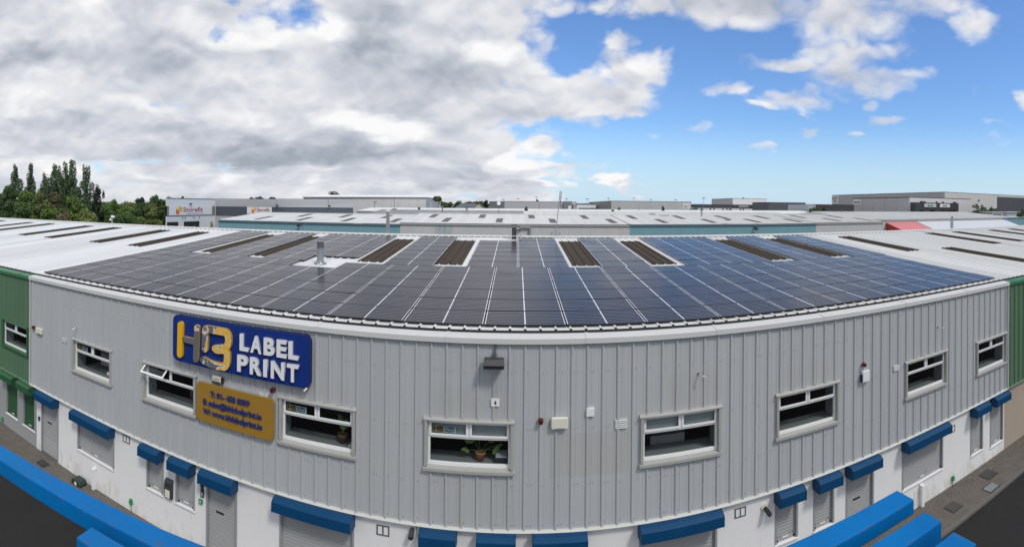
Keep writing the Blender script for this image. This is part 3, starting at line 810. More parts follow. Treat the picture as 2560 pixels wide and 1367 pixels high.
def shutter(parent, x0, x1, zb, door=False, boxm=None, cm=None, louvre=False, z_top=None):
    boxm = boxm or M_BOX; cm = cm or M_SHUT
    zt = z_top or 2.06
    mb = MB(); p = .077; n = int((zt + .1 - zb) / p)
    prof = []
    for k in range(n + 1):
        z = zb + k * p
        prof += [(10.626, z), (10.618, z + .010), (10.618, z + p - .010)]
    for (ya, za), (yb, zb2) in zip(prof, prof[1:]): mb.quad((x0 + .04, ya, za), (x1 - .04, ya, za), (x1 - .04, yb, zb2), (x0 + .04, yb, zb2))
    s = mb.obj('roller_shutter', cm, parent)
    mb = MB(); mb.extr([(10.555, 2.37), (10.30, 2.372), (10.205, 2.315), (10.2, 2.30), (10.2, 2.085), (10.235, 2.055), (10.555, 2.055)], 'x', x0 - .03, x1 + .02)
    mb.obj('shutter_box', boxm, s, bevel=.008)
    for e in (x0 - .037, x1 + .021):       # end plates of the box
        mb = MB(); mb.extr([(10.555, 2.375), (10.295, 2.377), (10.2, 2.32), (10.194, 2.30), (10.194, 2.08), (10.232, 2.05), (10.555, 2.05)], 'x', e, e + .006); mb.obj('end_plate', boxm, s)
    for a in (x0, x1 - .055):
        mb = MB(); mb.box(a, a + .055, 10.545, 10.64, zb - .01, 2.06); mb.obj('guide_rail', M_RAIL, s, bevel=.004)
    if door:
        xc = (x0 + x1) / 2 - .08
        mb = MB(); mb.box(xc - .12, xc + .12, 10.608, 10.62, 1.24, 1.285); mb.obj('letter_slot', M_BLACK, s)
        if louvre:
            mb = MB()
            for k in range(5): mb.extr([(10.60, zb + .1 + k * .1), (10.618, zb + .09 + k * .1), (10.618, zb + .16 + k * .1)], 'x', x0 + .06, x1 - .06)
            mb.obj('louvre', cm, s)
        mb = MB(); mb.box(x0 + .05, x1 - .05, 10.60, 10.635, zb, zb + .05); mb.obj('bottom_bar', M_RAIL, s)
    else:
        mb = MB(); mb.box(x0 + .055, x1 - .055, 10.60, 10.64, zb, zb + .035); mb.obj('bottom_bar', M_SHUT if cm == M_SHUT else cm, s)
        mb = MB(); mb.extr([(10.52, zb - .045), (10.60, zb - .045), (10.60, zb - .002), (10.52, zb - .012)], 'x', x0 - .01, x1 + .01); mb.obj('sill', M_WPL, s, bevel=.004)
        for a in (x0 + .09, x1 - .09):
            mb = MB(); mb.box(a - .018, a + .018, 10.585, 10.625, zb + .005, zb + .055); mb.obj('lock', M_BLACK, s)
        mb = MB(); xc = (x0 + x1) / 2
        mb.box(xc - .085, xc + .085, 10.605, 10.622, zb + .06, zb + .085); mb.obj('pull_handle', M_WPL, s)
        mb = MB()
        for u in (-.22, -.14, .13, .2):
            if abs(u) < (x1 - x0) / 2 - .1: mb.cyl((xc + u, 10.608, zb + .11 + .03 * (u > 0)), (xc + u, 10.62, zb + .11 + .03 * (u > 0)), .012, 6)
        mb.obj('fixing', M_CHAR, s)['kind'] = 'stuff'
    return s

SHUTS = [(-14.95, -13.89, .10, 1, 1), (-12.84, -11.04, 1.02, 0, 0), (-9.69, -9.03, 1.06, 0, 0), (-8.60, -7.93, 1.06, 0, 0), (-7.56, -6.60, .10, 1, 0), (-5.40, -3.52, .95, 0, 0),
         (-1.95, -1.23, 1.05, 0, 0), (-.74, .02, 1.05, 0, 0), (.43, 1.52, .10, 1, 0), (2.73, 4.59, .95, 0, 0), (6.13, 6.80, 1.0, 0, 0), (7.27, 7.94, .95, 0, 0), (8.33, 9.34, .10, 1, 0),
         (10.46, 12.34, .85, 0, 0), (13.80, 14.55, .65, 0, 0), (14.99, 15.86, .50, 0, 0)]

unit = thing('industrial_unit', 'long grey clad industrial unit with white ground floor and blue shutter boxes', 'building', (0, 10.56, 0))
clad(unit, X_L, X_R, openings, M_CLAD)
for i, (x, (z0, z1)) in enumerate(zip(WINS, WZ)):
    w = window(unit, x, z0, z1, open_left=(i == 1), blind=(i in (3, 4)))
    if i == 1: w['label'] = 'upper window with its small left sash propped open'
mb = MB()
flat_wall(mb, -15.25, 15.93, GY, 0.0, Z_DRIP + .03, [(a, b, zb if not d else 0.0, 2.36) for a, b, zb, d, l in SHUTS])
mb.obj('ground_floor_wall', M_WHITE, unit)
mb = MB(); mb.box(X_L - .1, X_R, 10.66, 10.75, 0, Z_COPE)      # unseen dark liner, added behind the facade to keep light out
mb2 = MB(); flat_wall(mb2, X_L, X_R, 10.70, 0, Z_COPE, [(o[0] - .1, o[1] + .1, o[2] - .1, o[3] + .1) for o in openings]); mb2.obj('light_blocking_liner', M_ROOM, unit)
for a, b, zb, d, l in SHUTS: shutter(unit, a, b, zb, bool(d), louvre=bool(l))
x = X_L
while x < X_R - .01:
    q = min(x + 3.03, X_R)
    mb = MB(); mb.extr([(10.435, Z_DRIP - .012), (10.455, Z_DRIP - .012), (10.462, Z_DRIP + .006), (10.57, Z_DRIP + .03), (10.57, Z_DRIP + .045), (10.455, Z_DRIP + .016)], 'x', x + .003, q - .003)
    mb.obj('drip_trim', M_DRIP, unit); x = q
coping(unit, X_L - .05, X_R + .02, M_COPE)
gutter(unit, X_L, X_R)
SKYX = [-13.28, -10.60, -5.95, -2.95, 2.05, 5.05, 10.05, 13.05]
lay_roof(unit, X_L, X_R, [(x, 17.9) for x in SKYX])
for e in (X_L, X_R - .03):
    mb = MB(); mb.box(e, e + .03, 10.425, 10.475, Z_DRIP, Z_COPE); mb.obj('corner_trim', M_COPE, unit)
# fixing screws of the cladding: rows of small heads
mb = MB(); rr = random.Random(5)
for zz in (Z_DRIP + .12, Z_DRIP + .95, Z_DRIP + 2.15, Z_DRIP + 3.35):
    x = X_L + .1
    while x < X_R:
        k = (x - RIB_OFF) % 1
        px = RIB_OFF + math.floor(x - RIB_OFF) + (0.17 if k < .33 else .5 if k < .66 else .83) + .055
        if not any(o[0] - .1 < px < o[1] + .1 and o[2] - .1 < zz < o[3] + .1 for o in openings):
            zj = zz + rr.uniform(-.02, .02)
            mb.cyl((px, 10.502, zj), (px, 10.49, zj), .0075, 6)
            if rr.random() < .4: mb.cyl((px + .075, 10.502, zj + .01), (px + .075, 10.49, zj + .01), .0075, 6)
        x += RIB
o = mb.obj('cladding_screws', M_DKMET, unit); o['kind'] = 'stuff'

# green neighbours
gl = thing('industrial_unit', 'green clad unit at the left end of the terrace, green shutter boxes below', 'building', (-24, 10.56, 0), 'green units either side of the grey one')
wg = [(-16.68 - WW / 2 + .03, -16.68 + WW / 2 - .03, WZ0 - .2, WZ1 - .25)]
clad(gl, -46, X_L, wg, M_GREEN)
window(gl, -16.68, WZ0 - .22, WZ1 - .22, flash=mat('green_flashing', (.035, .13, .05), .5, var=.3, vscale=4))
mb = MB(); flat_wall(mb, -46, -15.25, GY, 0, Z_DRIP + .03, [(-17.46, -16.54, .62, 2.3), (-16.2, -15.34, .64, 2.3)]); mb.obj('ground_floor_wall', M_GREYR, gl)
mb = MB(); flat_wall(mb, -46, X_L, 10.70, 0, Z_COPE, [(o[0] - .1, o[1] + .1, o[2] - .1, o[3] + .1) for o in wg]); mb.obj('light_blocking_liner', M_ROOM, gl)  # added dark liner, unseen, stops light passing the facade
for a, b in ((-17.46, -16.54), (-16.2, -15.34)): shutter(gl, a, b, .64, False, M_BOXG, M_DARKG)
mb = MB(); mb.extr([(10.435, Z_DRIP - .012), (10.455, Z_DRIP - .012), (10.57, Z_DRIP + .03), (10.57, Z_DRIP + .045), (10.455, Z_DRIP + .016)], 'x', -46, X_L - .003); mb.obj('drip_trim', M_GREEN, gl)
coping(gl, -46, X_L - .05, mat('green_coping', (.05, .20, .09), .45, var=.2, vscale=2))
gutter(gl, -46, X_L)
lay_roof(gl, -46, X_L, [(x, 17.9) for x in (-18.05, -20.95, -25.4, -28.4, -33.1, -36.0, -40.7, -43.6)])
gr = thing('industrial_unit', 'green clad unit at the right end of the terrace above a beige wall', 'building', (28, 10.56, 0), 'green units either side of the grey one')
clad(gr, X_R, 48, [], M_GREEN)
mb = MB(); flat_wall(mb, 15.93, 48, GY, 0, Z_DRIP + .03, []); mb.obj('ground_floor_wall', M_BEIGE, gr)
mb = MB(); mb.extr([(10.435, Z_DRIP - .012), (10.455, Z_DRIP - .012), (10.57, Z_DRIP + .03), (10.57, Z_DRIP + .045), (10.455, Z_DRIP + .016)], 'x', X_R + .003, 48); mb.obj('drip_trim', M_GREEN, gr)
coping(gr, X_R + .02, 48, MATS['green_coping'])
gutter(gr, X_R, 48)
lay_roof(gr, X_R, 48, [(x, 17.9) for x in (17.98, 25.65, 28.65, 33.4, 36.4, 41.2, 44.2)] + [(20.85, 12.0)])

# ------------------------------------------------------------------ solar arrays bolted to the roof
def panel_meshes():
    mb = MB(); t = .004; mb.quad((-PW / 2 + t, -PH / 2 + t, 0), (PW / 2 - t, -PH / 2 + t, 0), (PW / 2 - t, PH / 2 - t, 0), (-PW / 2 + t, PH / 2 - t, 0)); g_ = mb.mesh('solar_panel', M_PV)
    mb = MB(); w, h, f = PW / 2, PH / 2, .011
    for (a, b, c, d) in ((-w, w, -h, -h + f), (-w, w, h - f, h), (-w, -w + f, -h + f, h - f), (w - f, w, -h + f, h - f)): mb.box(a, b, c, d, -.035, .002)
    fr = mb.mesh('frame', M_PVB)
    mb = MB(); mb.quad((-w, -h, -.034), (w, -h, -.034), (w, h, -.034), (-w, h, -.034)); bk = mb.mesh('back_sheet', M_PVB)
    return g_, fr, bk
ME_PV, ME_PF, ME_PB = panel_meshes()
PR = random.Random(11)
def array(label, cells):
    """cells: (x of the left edge, row index) ; row 0 lies at the gutter"""
    base = (cells[0][0], 10.95, ZC - 2.607 - SLOPE * 0)
    root = bpy.data.objects.new('solar_array', None); COL.objects.link(root)
    root.location = base; root.rotation_euler = (math.atan(SLOPE), 0, 0); root.empty_display_size = .2
    root['_base'] = (0, 0, 0)
    tag(root, label, 'solar panels', 'banks of solar panels on the roof')
    for (x, r) in cells:
        p = link('solar_panel', ME_PV, root, (x - base[0] + PW / 2, r * PITY + PH / 2, PR.uniform(-.002, .002)))
        p.rotation_euler = (PR.uniform(-.0045, .0045), PR.uniform(-.003, .003), 0)
        link('frame', ME_PF, p); link('back_sheet', ME_PB, p)
    rows = sorted({r for _, r in cells}); mb = MB()
    for r in rows:
        xs = [x for x, rr in cells if rr == r]
        # runs of panels stand on rails
        xs.sort(); run = [xs[0]]
        def emit(run):
            for f in (.22, .78):
                yy = r * PITY + PH * f
                mb.box(run[0] - base[0] + .05, run[-1] - base[0] + PW - .05, yy - .02, yy + .02, -.062, -.036)
        for x in xs[1:]:
            if x - run[-1] > PITX + .05: emit(run); run = [x]
            else: run.append(x)
        emit(run)
    mb.obj('mounting_rail', M_SILVER, root)
    return root
AX0 = -15.37
low = [(AX0 + k * PITX, r) for r in range(6) for k in range(17) if not (r == 5 and k == 4)]
array('largest bank of dark solar panels, six rows deep along the gutter', low)
array('single column of solar panels at the far left end, left of a skylight', [(-15.28, r) for r in range(6, 13)])
array('single column of solar panels between the two leftmost skylights of the grey unit', [(-12.33, r) for r in range(6, 13)])
array('two column bank of solar panels behind the dull grey flue, one panel missing', [(-9.72 + k * PITX, r) for k in (0, 1) for r in range(6, 13) if not (r == 6 and k == 1)])
array('single column of solar panels left of the middle bank, between two close skylights', [(-4.76, r) for r in range(6, 13)])
array('middle bank of solar panels in front of the square ridge vent', [(-1.745 + k * PITX, r) for k in (0, 1) for r in range(6, 13) if not (r == 12 and k == 0)])
array('single column of solar panels right of the antenna frame, between two skylights', [(3.06, r) for r in range(6, 13)])
array('two column bank of blue reflecting solar panels right of the middle skylights', [(6.26 + k * PITX, r) for k in (0, 1) for r in range(6, 13)])
array('single column of blue solar panels between the two rightmost skylights of the array', [(11.15, r) for r in range(6, 13)])
array('single column of blue solar panels at the far right end of the array', [(14.15, r) for r in range(6, 13)])
# ------------------------------------------------------------------ signs on the grey unit
def shop_sign():
    X0, ZT, ZB, w = -8.52, ZC - 2.965, ZC - 4.19, 4.0
    h = ZT - ZB
    t = thing('shop_sign', 'big blue sign with peeling yellow logo and raised white letters under the gutter', 'sign', (X0, 10.42, ZB))
    mb = MB(); pr = [(X0 + a, ZB + b) for a, b in roundrect(w, h, .17)]
    mb.extr([(p[0], p[1]) for p in pr], 'y', 10.30, 10.42, 0)
    for i, f in enumerate(mb.f):
        if len(f) == 4: mb.m[i] = 1
    mb.obj('board', [M_SIGNB, M_SIGNE], t, bevel=.006)
    for x in (X0 + .5, X0 + 2.0, X0 + 3.5):
        for z in (ZB + .2, ZT - .2):
            mb = MB(); mb.box(x - .03, x + .03, 10.421, 10.478, z - .03, z + .03); mb.obj('bracket', M_DKMET, t)
    def stroke(pts, hw, mats, name, y0=10.225, it=3, sub=0.0):
        pts = [(u * 1.07 + .01, v) for u, v in pts]; out = ribbon(chaikin(pts, it) if it else pts, hw)
        mb = MB(); mb.extr([(X0 + p[0], ZB + p[1]) for p in out], 'y', y0, 10.298, 1)
        n = len(out)
        mb.m[-2] = 0
        return mb.obj(name, mats, t)
    stroke([(.265, .20), (.28, .99)], .088, [M_YEL, M_YEL], 'logo_bar', it=0)
    # the worn H and B strokes, each cut from one block
    stroke([(.41, .63), (.60, .625), (.75, .61)], .075, [M_LOGO, M_LOGOS], 'logo_stroke', it=1)
    stroke([(.755, .17), (.77, .60), (.79, 1.0)], .078, [M_LOGO, M_LOGOS], 'logo_stroke', y0=10.2255, it=1)
    stroke([(1.03, .50), (1.035, .70), (1.04, 1.0), (1.08, 1.02), (1.45, 1.02), (1.70, 1.02), (1.70, .66), (1.50, .60), (1.33, .56)], .092, [M_LOGO, M_LOGOS], 'logo_stroke')
    stroke([(1.36, .54), (1.52, .55), (1.68, .56), (1.66, .16), (1.45, .135), (1.2, .145), (.99, .20)], .092, [M_LOGO, M_LOGOS], 'logo_stroke', y0=10.2258)
    def word(txt, x, z, width, hgt):
        # letters as separate raised blocks
        gaps = {'L': .60, 'A': .74, 'B': .70, 'E': .62, 'P': .68, 'R': .72, 'I': .36, 'N': .80, 'T': .66}
        tot = sum(gaps[c] for c in txt); u = x
        for c in txt:
            wl = width * gaps[c] / tot
            me = text_mesh(c, hgt * 1.38, .033, weight=.022, mats=(M_LETW, M_LETS), width=wl * (.84 if c != 'I' else .55))
            o = link('letter', me, t); b = t['_base']
            zs = [v.co.z for v in me.vertices]
            sc_ = hgt / (max(zs) - min(zs)); me.transform(Matrix.Diagonal((1, 1, sc_, 1)))
            zmin = min(v.co.z for v in me.vertices)
            o.location = (X0 + u - b[0] + wl * .06, 10.262 - b[1], ZB + z - zmin - b[2])
            u += wl
    word('LABEL', 2.14, .64, 1.62, .41)
    word('PRINT', 2.07, .12, 1.70, .41)
    # torn strip hanging at the lower right corner
    mb = MB(); mb.quad((X0 + 3.90, 10.30, ZB + .03), (X0 + 3.95, 10.29, ZB + .02), (X0 + 3.87, 10.28, ZB - .06), (X0 + 3.84, 10.29, ZB - .05)); mb.obj('torn_strip', M_LETW, t)
shop_sign()

def contact_sign():
    X0, ZB, w, h = -7.76, ZC - 5.62, 2.27, 1.0
    t = thing('contact_sign', 'mustard sign with dark phone, email and web lettering below the blue sign', 'sign', (X0, 10.43, ZB))
    mb = MB(); mb.extr([(X0 + a, ZB + b) for a, b in roundrect(w, h, .11)], 'y', 10.37, 10.43); mb.obj('board', M_GOLD, t, bevel=.005)
    for x in (X0 + .3, X0 + 1.97):
        mb = MB(); mb.box(x - .025, x + .025, 10.431, 10.478, ZB + .2, ZB + h - .15); mb.obj('bracket', M_DKMET, t)
    b = t['_base']
    for txt, x, z, wd in (('T: 01- 458 8059', .45, .70, 1.17), ('E: sales@hblabelprint.ie', .23, .46, 1.72), ('W: www.hblabelprint.ie', .23, .22, 1.74)):
        me = text_mesh(txt, .20, .014, weight=.006, mats=(M_NAVY, M_NAVY), width=wd)
        o = link('lettering', me, t); o['kind'] = 'stuff'; o.location = (X0 + x - b[0], 10.354 - b[1], ZB + z - b[2])
contact_sign()

def flat_text(parent, txt, x, y, z, size, m, width=None, weight=0.0, name='lettering', b=None):
    me = text_mesh(txt, size, .001, weight=weight, mats=(m,), width=width)
    o = link(name, me, parent); o['kind'] = 'stuff'; b = b or parent.get('_base', (0, 0, 0))
    o.location = (x - b[0], y - b[1], z - b[2]); return o

# stickers on the inside of three upper windows
M_STK1 = mat('sticker_yellow', (.45, .36, .10), .6); M_STK2 = mat('sticker_pale_blue', (.40, .52, .58), .6); M_INK = mat('sticker_ink', (.02, .03, .08), .6)
for xc, zz, lab in ((-12.05, WZ1, 'small yellow and blue sticker in the leftmost window of the grey unit'),
                    (-4.43, WZ1, 'small yellow and pale blue sticker in the window right of the mustard sign'),
                    (-.97, WZ1, 'small yellow and pale blue sticker in the window with the pot plant')):
    x0 = xc - WW / 2 + .17; z0 = zz - .33
    t = thing('window_sticker', lab, 'sticker', (x0, 10.552, z0), 'stickers in the upper windows')
    mb = MB(); mb.box(x0, x0 + .24, 10.548, 10.552, z0, z0 + .14); mb.obj('logo_plate', M_STK1, t)
    mb = MB(); mb.box(x0 + .245, x0 + .50, 10.548, 10.552, z0 - .01, z0 + .135); mb.obj('name_plate', M_STK2, t)
    flat_text(t, 'HB', x0 + .015, 10.546, z0 + .02, .15, M_INK, .21, .006)
    flat_text(t, 'LABEL', x0 + .26, 10.546, z0 + .072, .07, M_INK, .21, .002)
    flat_text(t, 'PRINT', x0 + .26, 10.546, z0 + .005, .07, M_INK, .21, .002)

# ------------------------------------------------------------------ fittings on the grey unit's wall
def flood():
    x, z = -.44, ZC - 3.26
    t = thing('floodlight', 'dark box floodlight on a conduit under the gutter at mid wall', 'floodlight', (x, 10.47, z))
    mb = MB(); mb.extr([(10.20, z - .06), (10.17, z - .02), (10.26, z + .09), (10.40, z + .10), (10.44, z - .02), (10.42, z - .07)], 'x', x - .205, x + .205); mb.obj('housing', M_CHAR, t, bevel=.012)
    mb = MB(); mb.box(x - .215, x + .215, 10.16, 10.45, z - .085, z - .06); mb.obj('rim', M_BLACK, t, bevel=.006)
    mb = MB(); mb.box(x - .18, x + .18, 10.19, 10.42, z - .092, z - .0855); mb.obj('lens', M_SILVER, t)
    mb = MB(); mb.box(x - .05, x + .05, 10.38, 10.48, z + .10, z + .15); mb.obj('bracket', M_DKMET, t)
    mb = MB(); mb.cyl((x + .0, 10.45, z + .15), (x + .0, 10.45, Z_COPE), .012, 8); mb.cyl((x + .03, 10.45, z + .15), (x + .03, 10.45, Z_COPE), .009, 8); mb.obj('conduit', M_DKMET, t)
flood()
def siren(x, z, lab, y=10.466):
    t = thing('alarm_siren', lab, 'siren', (x, y, z), 'red alarm sirens on the wall')
    mb = MB(); mb.cyl((x, y, z), (x, y - .035, z), .062, 16); mb.obj('base', M_RED, t, bevel=.006)
    mb = MB(); mb.cyl((x, y - .035, z), (x, y - .10, z - .01), .055, 16, .05); mb.obj('horn', mat('siren_dark_red', (.09, .012, .016), .3), t, bevel=.008)
siren(.55, ZC - 4.51, 'small red siren beside the cream alarm box at mid wall')
siren(8.84, ZC - 4.27, 'small red siren above the white bell box on the right')
siren(-15.31, ZC - 4.64, 'small red siren beside the party wall on the left')
siren(-5.55, ZC - 4.42, 'small red siren just under the right end of the blue sign')
def belled(name, x, z, w, h, lab, m, dark=False, text=None):
    y = 10.47
    t = thing(name, lab, 'alarm box', (x, y, z), 'burglar alarm boxes on the wall')
    pr = [(-.5, .36), (-.46, .5), (.46, .5), (.5, .36), (.5, -.38), (.44, -.5), (.3, -.46), (0, -.43), (-.3, -.46), (-.44, -.5), (-.5, -.38)]
    mb = MB(); mb.extr([(x + a * w, z + b * h) for a, b in pr], 'y', y - .085, y); mb.obj('cover', m, t, bevel=.02)
    if dark:
        mb = MB(); mb.box(x - w * .5 - .045, x - w * .5 + .01, y - .07, y, z - h * .4, z + h * .2); mb.obj('strobe', M_SIGNE, t, bevel=.01)
    if text:
        mb = MB(); mb.box(x + w * .5, x + w * .5 + .05, y - .07, y, z - h * .45, z + h * .3); mb.obj('strobe', M_BLACK, t, bevel=.008)
        mb = MB(); mb.box(x - w * .5, x + w * .5, y - .09, y - .086, z - h * .5, z - h * .2); mb.obj('dark_band', M_CHAR, t)
        flat_text(t, text, x - w * .36, y - .088, z - .02, .09, M_CHAR, w * .72)
    return t
belled('alarm_box', .95, ZC - 4.56, .36, .25, 'cream alarm box right of a red siren at mid wall', M_CREAM)
belled('alarm_box', 8.90, ZC - 4.60, .25, .33, 'white bell box with dark side lamp below a red siren on the right', M_WPL, dark=True)
belled('alarm_box', -14.93, ZC - 4.70, .36, .22, 'white alarm box on the left near the green unit', M_CREAM)
belled('alarm_box', -7.15, ZC - 4.47, .26, .20, 'small lettered white alarm box between the blue and mustard signs', M_CREAM, text='ALFA')
def plate(name, x, z, w, h, m, lab, cat, y=10.488, d=.018, group=None):
    o = MB(); o.box(x - w / 2, x + w / 2, y - d, y, z - h / 2, z + h / 2)
    return tag(o.obj(name, m, None, bevel=.004), lab, cat, group)
t = thing('paper_notice', 'white square notice numbered 4 above the pot plant window', 'notice', (-.41, 10.46, ZC - 4.14))
mb = MB(); mb.box(-.50, -.32, 10.462, 10.466, ZC - 4.22, ZC - 4.05); mb.obj('sheet', M_WPL, t)
flat_text(t, '4', -.44, 10.461, ZC - 4.19, .13, M_BLACK, .055, .004)
plate('junction_box', 1.61, ZC - 4.37, .17, .17, M_WPL, 'white square junction box above the darker wall patch', 'junction box', y=10.50, d=.06)
def louvre_vent(x, z, w, h, m, lab, grp='wall vents in the cladding'):
    t = thing('wall_vent', lab, 'vent', (x, 10.50, z), grp)
    mb = MB(); mb.box(x - w / 2, x + w / 2, 10.478, 10.505, z - h / 2, z + h / 2); mb.obj('frame', m, t)
    n = int(h / .035)
    for k in range(n):
        zz = z - h / 2 + (k + .5) * h / n
        s = MB(); s.extr([(10.458, zz - .012), (10.477, zz - .004), (10.477, zz + .010)], 'x', x - w / 2 + .015, x + w / 2 - .015); s.obj('louvre', m, t)
M_VENT = mat('pale_vent', (.50, .515, .52), .5)
louvre_vent(2.29, ZC - 4.67, .29, .20, M_VENT, 'pale louvred vent left of the window beside the wall patch')
louvre_vent(10.13, ZC - 4.64, .26, .16, M_VENT, 'pale louvred vent between the white bell box and a right window')
louvre_vent(-13.47, ZC - 4.72, .26, .14, M_VENT, 'pale louvred vent left of the leftmost grey unit window')
louvre_vent(-5.82, ZC - 4.64, .26, .15, M_VENT, 'pale louvred vent above the right end of the mustard sign')
def hook(x, z, lab, m=M_SILVER):
    t = thing('wall_bracket', lab, 'bracket', (x, 10.47, z), 'small brackets sticking out of the cladding')
    mb = MB(); mb.cyl((x, 10.5, z), (x, 10.48, z), .03, 10); mb.obj('plate', M_DKMET, t)
    mb = MB(); mb.cyl((x, 10.48, z), (x + .03, 10.30, z - .01), .013, 8); mb.cyl((x + .03, 10.31, z - .01), (x + .09, 10.30, z - .02), .018, 8); o = mb.obj('arm', m, t); o['kind'] = 'stuff'
hook(4.07, ZC - 3.75, 'small silver bracket above the window right of the wall patch')
hook(11.97, ZC - 3.76, 'thin silver bracket above the second window from the right')
hook(-12.84, ZC - 4.16, 'thin white rod sticking out above the leftmost grey unit window', M_WPL)

# ground floor fittings
def brick_vent(x, z, lab):
    t = thing('brick_vent', lab, 'vent', (x, GY, z), 'dark framed vents in the white ground floor wall')
    mb = MB(); w, h = .29, .22
    mb.box(x - w / 2, x - w / 2 + .025, GY - .016, GY + .01, z - h / 2, z + h / 2); mb.box(x + w / 2 - .025, x + w / 2, GY - .016, GY + .01, z - h / 2, z + h / 2)
    mb.box(x - w / 2 + .025, x + w / 2 - .025, GY - .016, GY + .01, z - h / 2, z - h / 2 + .02); mb.box(x - w / 2 + .025, x + w / 2 - .025, GY - .016, GY + .01, z + h / 2 - .02, z + h / 2); mb.box(x - .013, x + .013, GY - .016, GY + .01, z - h / 2 + .02, z + h / 2 - .02)
    mb.obj('frame', M_DKMET, t)
    for s in (-1, 1):
        mb = MB(); mb.box(x + s * .067 - .05, x + s * .067 + .05, GY - .008, GY + .01, z - h / 2 + .022, z + h / 2 - .022); mb.obj('flap', M_WPL, t)
brick_vent(-10.52, ZC - 7.09, 'dark framed vent right of the wide left shutter')
brick_vent(-2.85, ZC - 7.17, 'dark framed vent low in the middle, left of a wall camera')
brick_vent(5.18, ZC - 7.18, 'dark framed vent left of the black camera on the right')
brick_vent(12.80, ZC - 7.31, 'dark framed vent at the far right beside a wide shutter')
def camera_dome(x, z, lab, m, dirx):
    t = thing('wall_camera', lab, 'camera', (x, GY, z), 'security cameras on the white wall')
    mb = MB(); mb.cyl((x, GY, z + .03), (x, GY - .04, z + .03), .085, 16); mb.obj('mount', M_CREAM, t, bevel=.006)
    mb = MB(); mb.cyl((x, GY - .04, z + .02), (x + dirx * .06, GY - .22, z - .07), .05, 14, .06); mb.obj('body', m, t, bevel=.008)
    mb = MB(); mb.cyl((x + dirx * .06, GY - .22, z - .07), (x + dirx * .065, GY - .235, z - .077), .05, 14); mb.obj('lens', M_BLACK, t)
camera_dome(-2.18, ZC - 7.02, 'cream based security camera between the middle vent and shutters', M_CHAR, 0)
camera_dome(5.82, ZC - 7.25, 'black security camera left of the right hand door group', M_BLACK, .8)
t = thing('post_box', 'dark grey post box with a pale notice between two narrow shutters', 'post box', (-8.78, GY, ZC - 7.9))
x, z = -8.80, ZC - 7.92
mb = MB(); mb.extr([(GY - .002, z - .23), (GY - .10, z - .23), (GY - .12, z + .05), (GY - .10, z + .24), (GY - .03, z + .29), (GY - .002, z + .29)], 'x', x - .13, x + .13); mb.obj('body', M_CHAR, t, bevel=.012)
mb = MB(); mb.box(x - .085, x + .085, GY - .122, GY - .117, z - .19, z + .02); mb.obj('notice', M_CREAM, t)
mb = MB(); mb.box(x - .1, x + .1, GY - .122, GY - .116, z + .13, z + .155); mb.obj('slot', M_BLACK, t)
t = thing('door_entry_panel', 'black entry panel with keypad left of the left door', 'intercom', (-7.68, GY, 1.7))
mb = MB(); mb.box(-7.73, -7.63, GY - .05, GY - .001, 1.78, 1.90); mb.obj('speaker', M_BLACK, t, bevel=.02)
mb = MB(); mb.box(-7.73, -7.63, GY - .04, GY - .001, 1.52, 1.76); mb.obj('body', M_CHAR, t, bevel=.01)
mb = MB(); mb.box(-7.705, -7.655, GY - .044, GY - .0405, 1.56, 1.66); mb.obj('keypad', M_SILVER, t)
t = thing('call_point', 'small green box below the door entry panel', 'call point', (-7.72, GY, 1.38))
mb = MB(); mb.box(-7.78, -7.66, GY - .06, GY - .001, 1.34, 1.46); mb.obj('body', M_GREENB, t, bevel=.015)
mb = MB(); mb.box(-7.75, -7.69, GY - .064, GY - .0605, 1.38, 1.43); mb.obj('face', M_VENT, t)
plate('key_switch', -15.06, ZC - 8.0, .09, .14, M_CHAR, 'dark key switch beside the leftmost blue topped door', 'switch', y=GY - .002, d=.05)
def tap(x, z, lab, y=10.53):
    t = thing('hose_tap', lab, 'tap', (x, y, z), 'green outdoor taps at the foot of the wall')
    mb = MB(); mb.box(x - .055, x + .055, y - .05, y + .028, z - .05, z + .06); mb.obj('box', M_GREENB, t, bevel=.015)
    mb = MB(); mb.cyl((x, y - .02, z + .06), (x, y - .02, z + .10), .05, 10); mb.obj('knob', M_GREENB, t, bevel=.006)
    mb = MB(); mb.cyl((x, y + .005, z - .05), (x, y + .005, .06), .012, 8); mb.obj('pipe', M_GALV, t)
tap(12.82, .28, 'green tap near the right end of the white wall')
tap(-10.28, .36, 'green tap at the foot of the white wall below a vent')
tap(-17.72, .22, 'green tap at the foot of the grey wall at the far left')
def stub(x, lab):
    t = thing('vent_pipe', lab, 'pipe', (x, 10.5, .07), 'white pipe stubs at the foot of the wall')
    mb = MB(); mb.box(x - .055, x + .055, 10.44, 10.555, .07, .70); mb.obj('casing', M_WPL, t, bevel=.006)
    mb = MB(); mb.extr([(10.425, .70), (10.557, .70), (10.557, .76), (10.43, .73)], 'x', x - .065, x + .065); mb.obj('cap', M_WPL, t, bevel=.004)
stub(11.28, 'short white boxed pipe against the wall behind the right blue beams')
stub(-11.92, 'short white boxed pipe against the wall right of the bait box')
t = thing('bait_box', 'dark green bait box with white label lying by the left wall', 'bait box', (-12.45, 10.3, .07))
mb = MB(); mb.extr([(-12.68, .07), (-12.22, .07), (-12.22, .16), (-12.28, .25), (-12.62, .25), (-12.68, .16)], 'y', 10.16, 10.46); mb.obj('body', M_BINGR, t, bevel=.02)
mb = MB(); mb.box(-12.50, -12.40, 10.154, 10.159, .10, .19); mb.obj('sticker', M_WPL, t)
mb = MB(); mb.box(-12.687, -12.682, 10.22, 10.40, .09, .16); mb.obj('side_sticker', M_WPL, t)
# step slab by the left door
t = mb = MB(); mb.box(-8.5, -7.3, 9.95, 10.5, .071, .11); tag(mb.obj('step_slab', M_STRIP, None, bevel=.01), 'low concrete slab in front of the left door', 'slab')

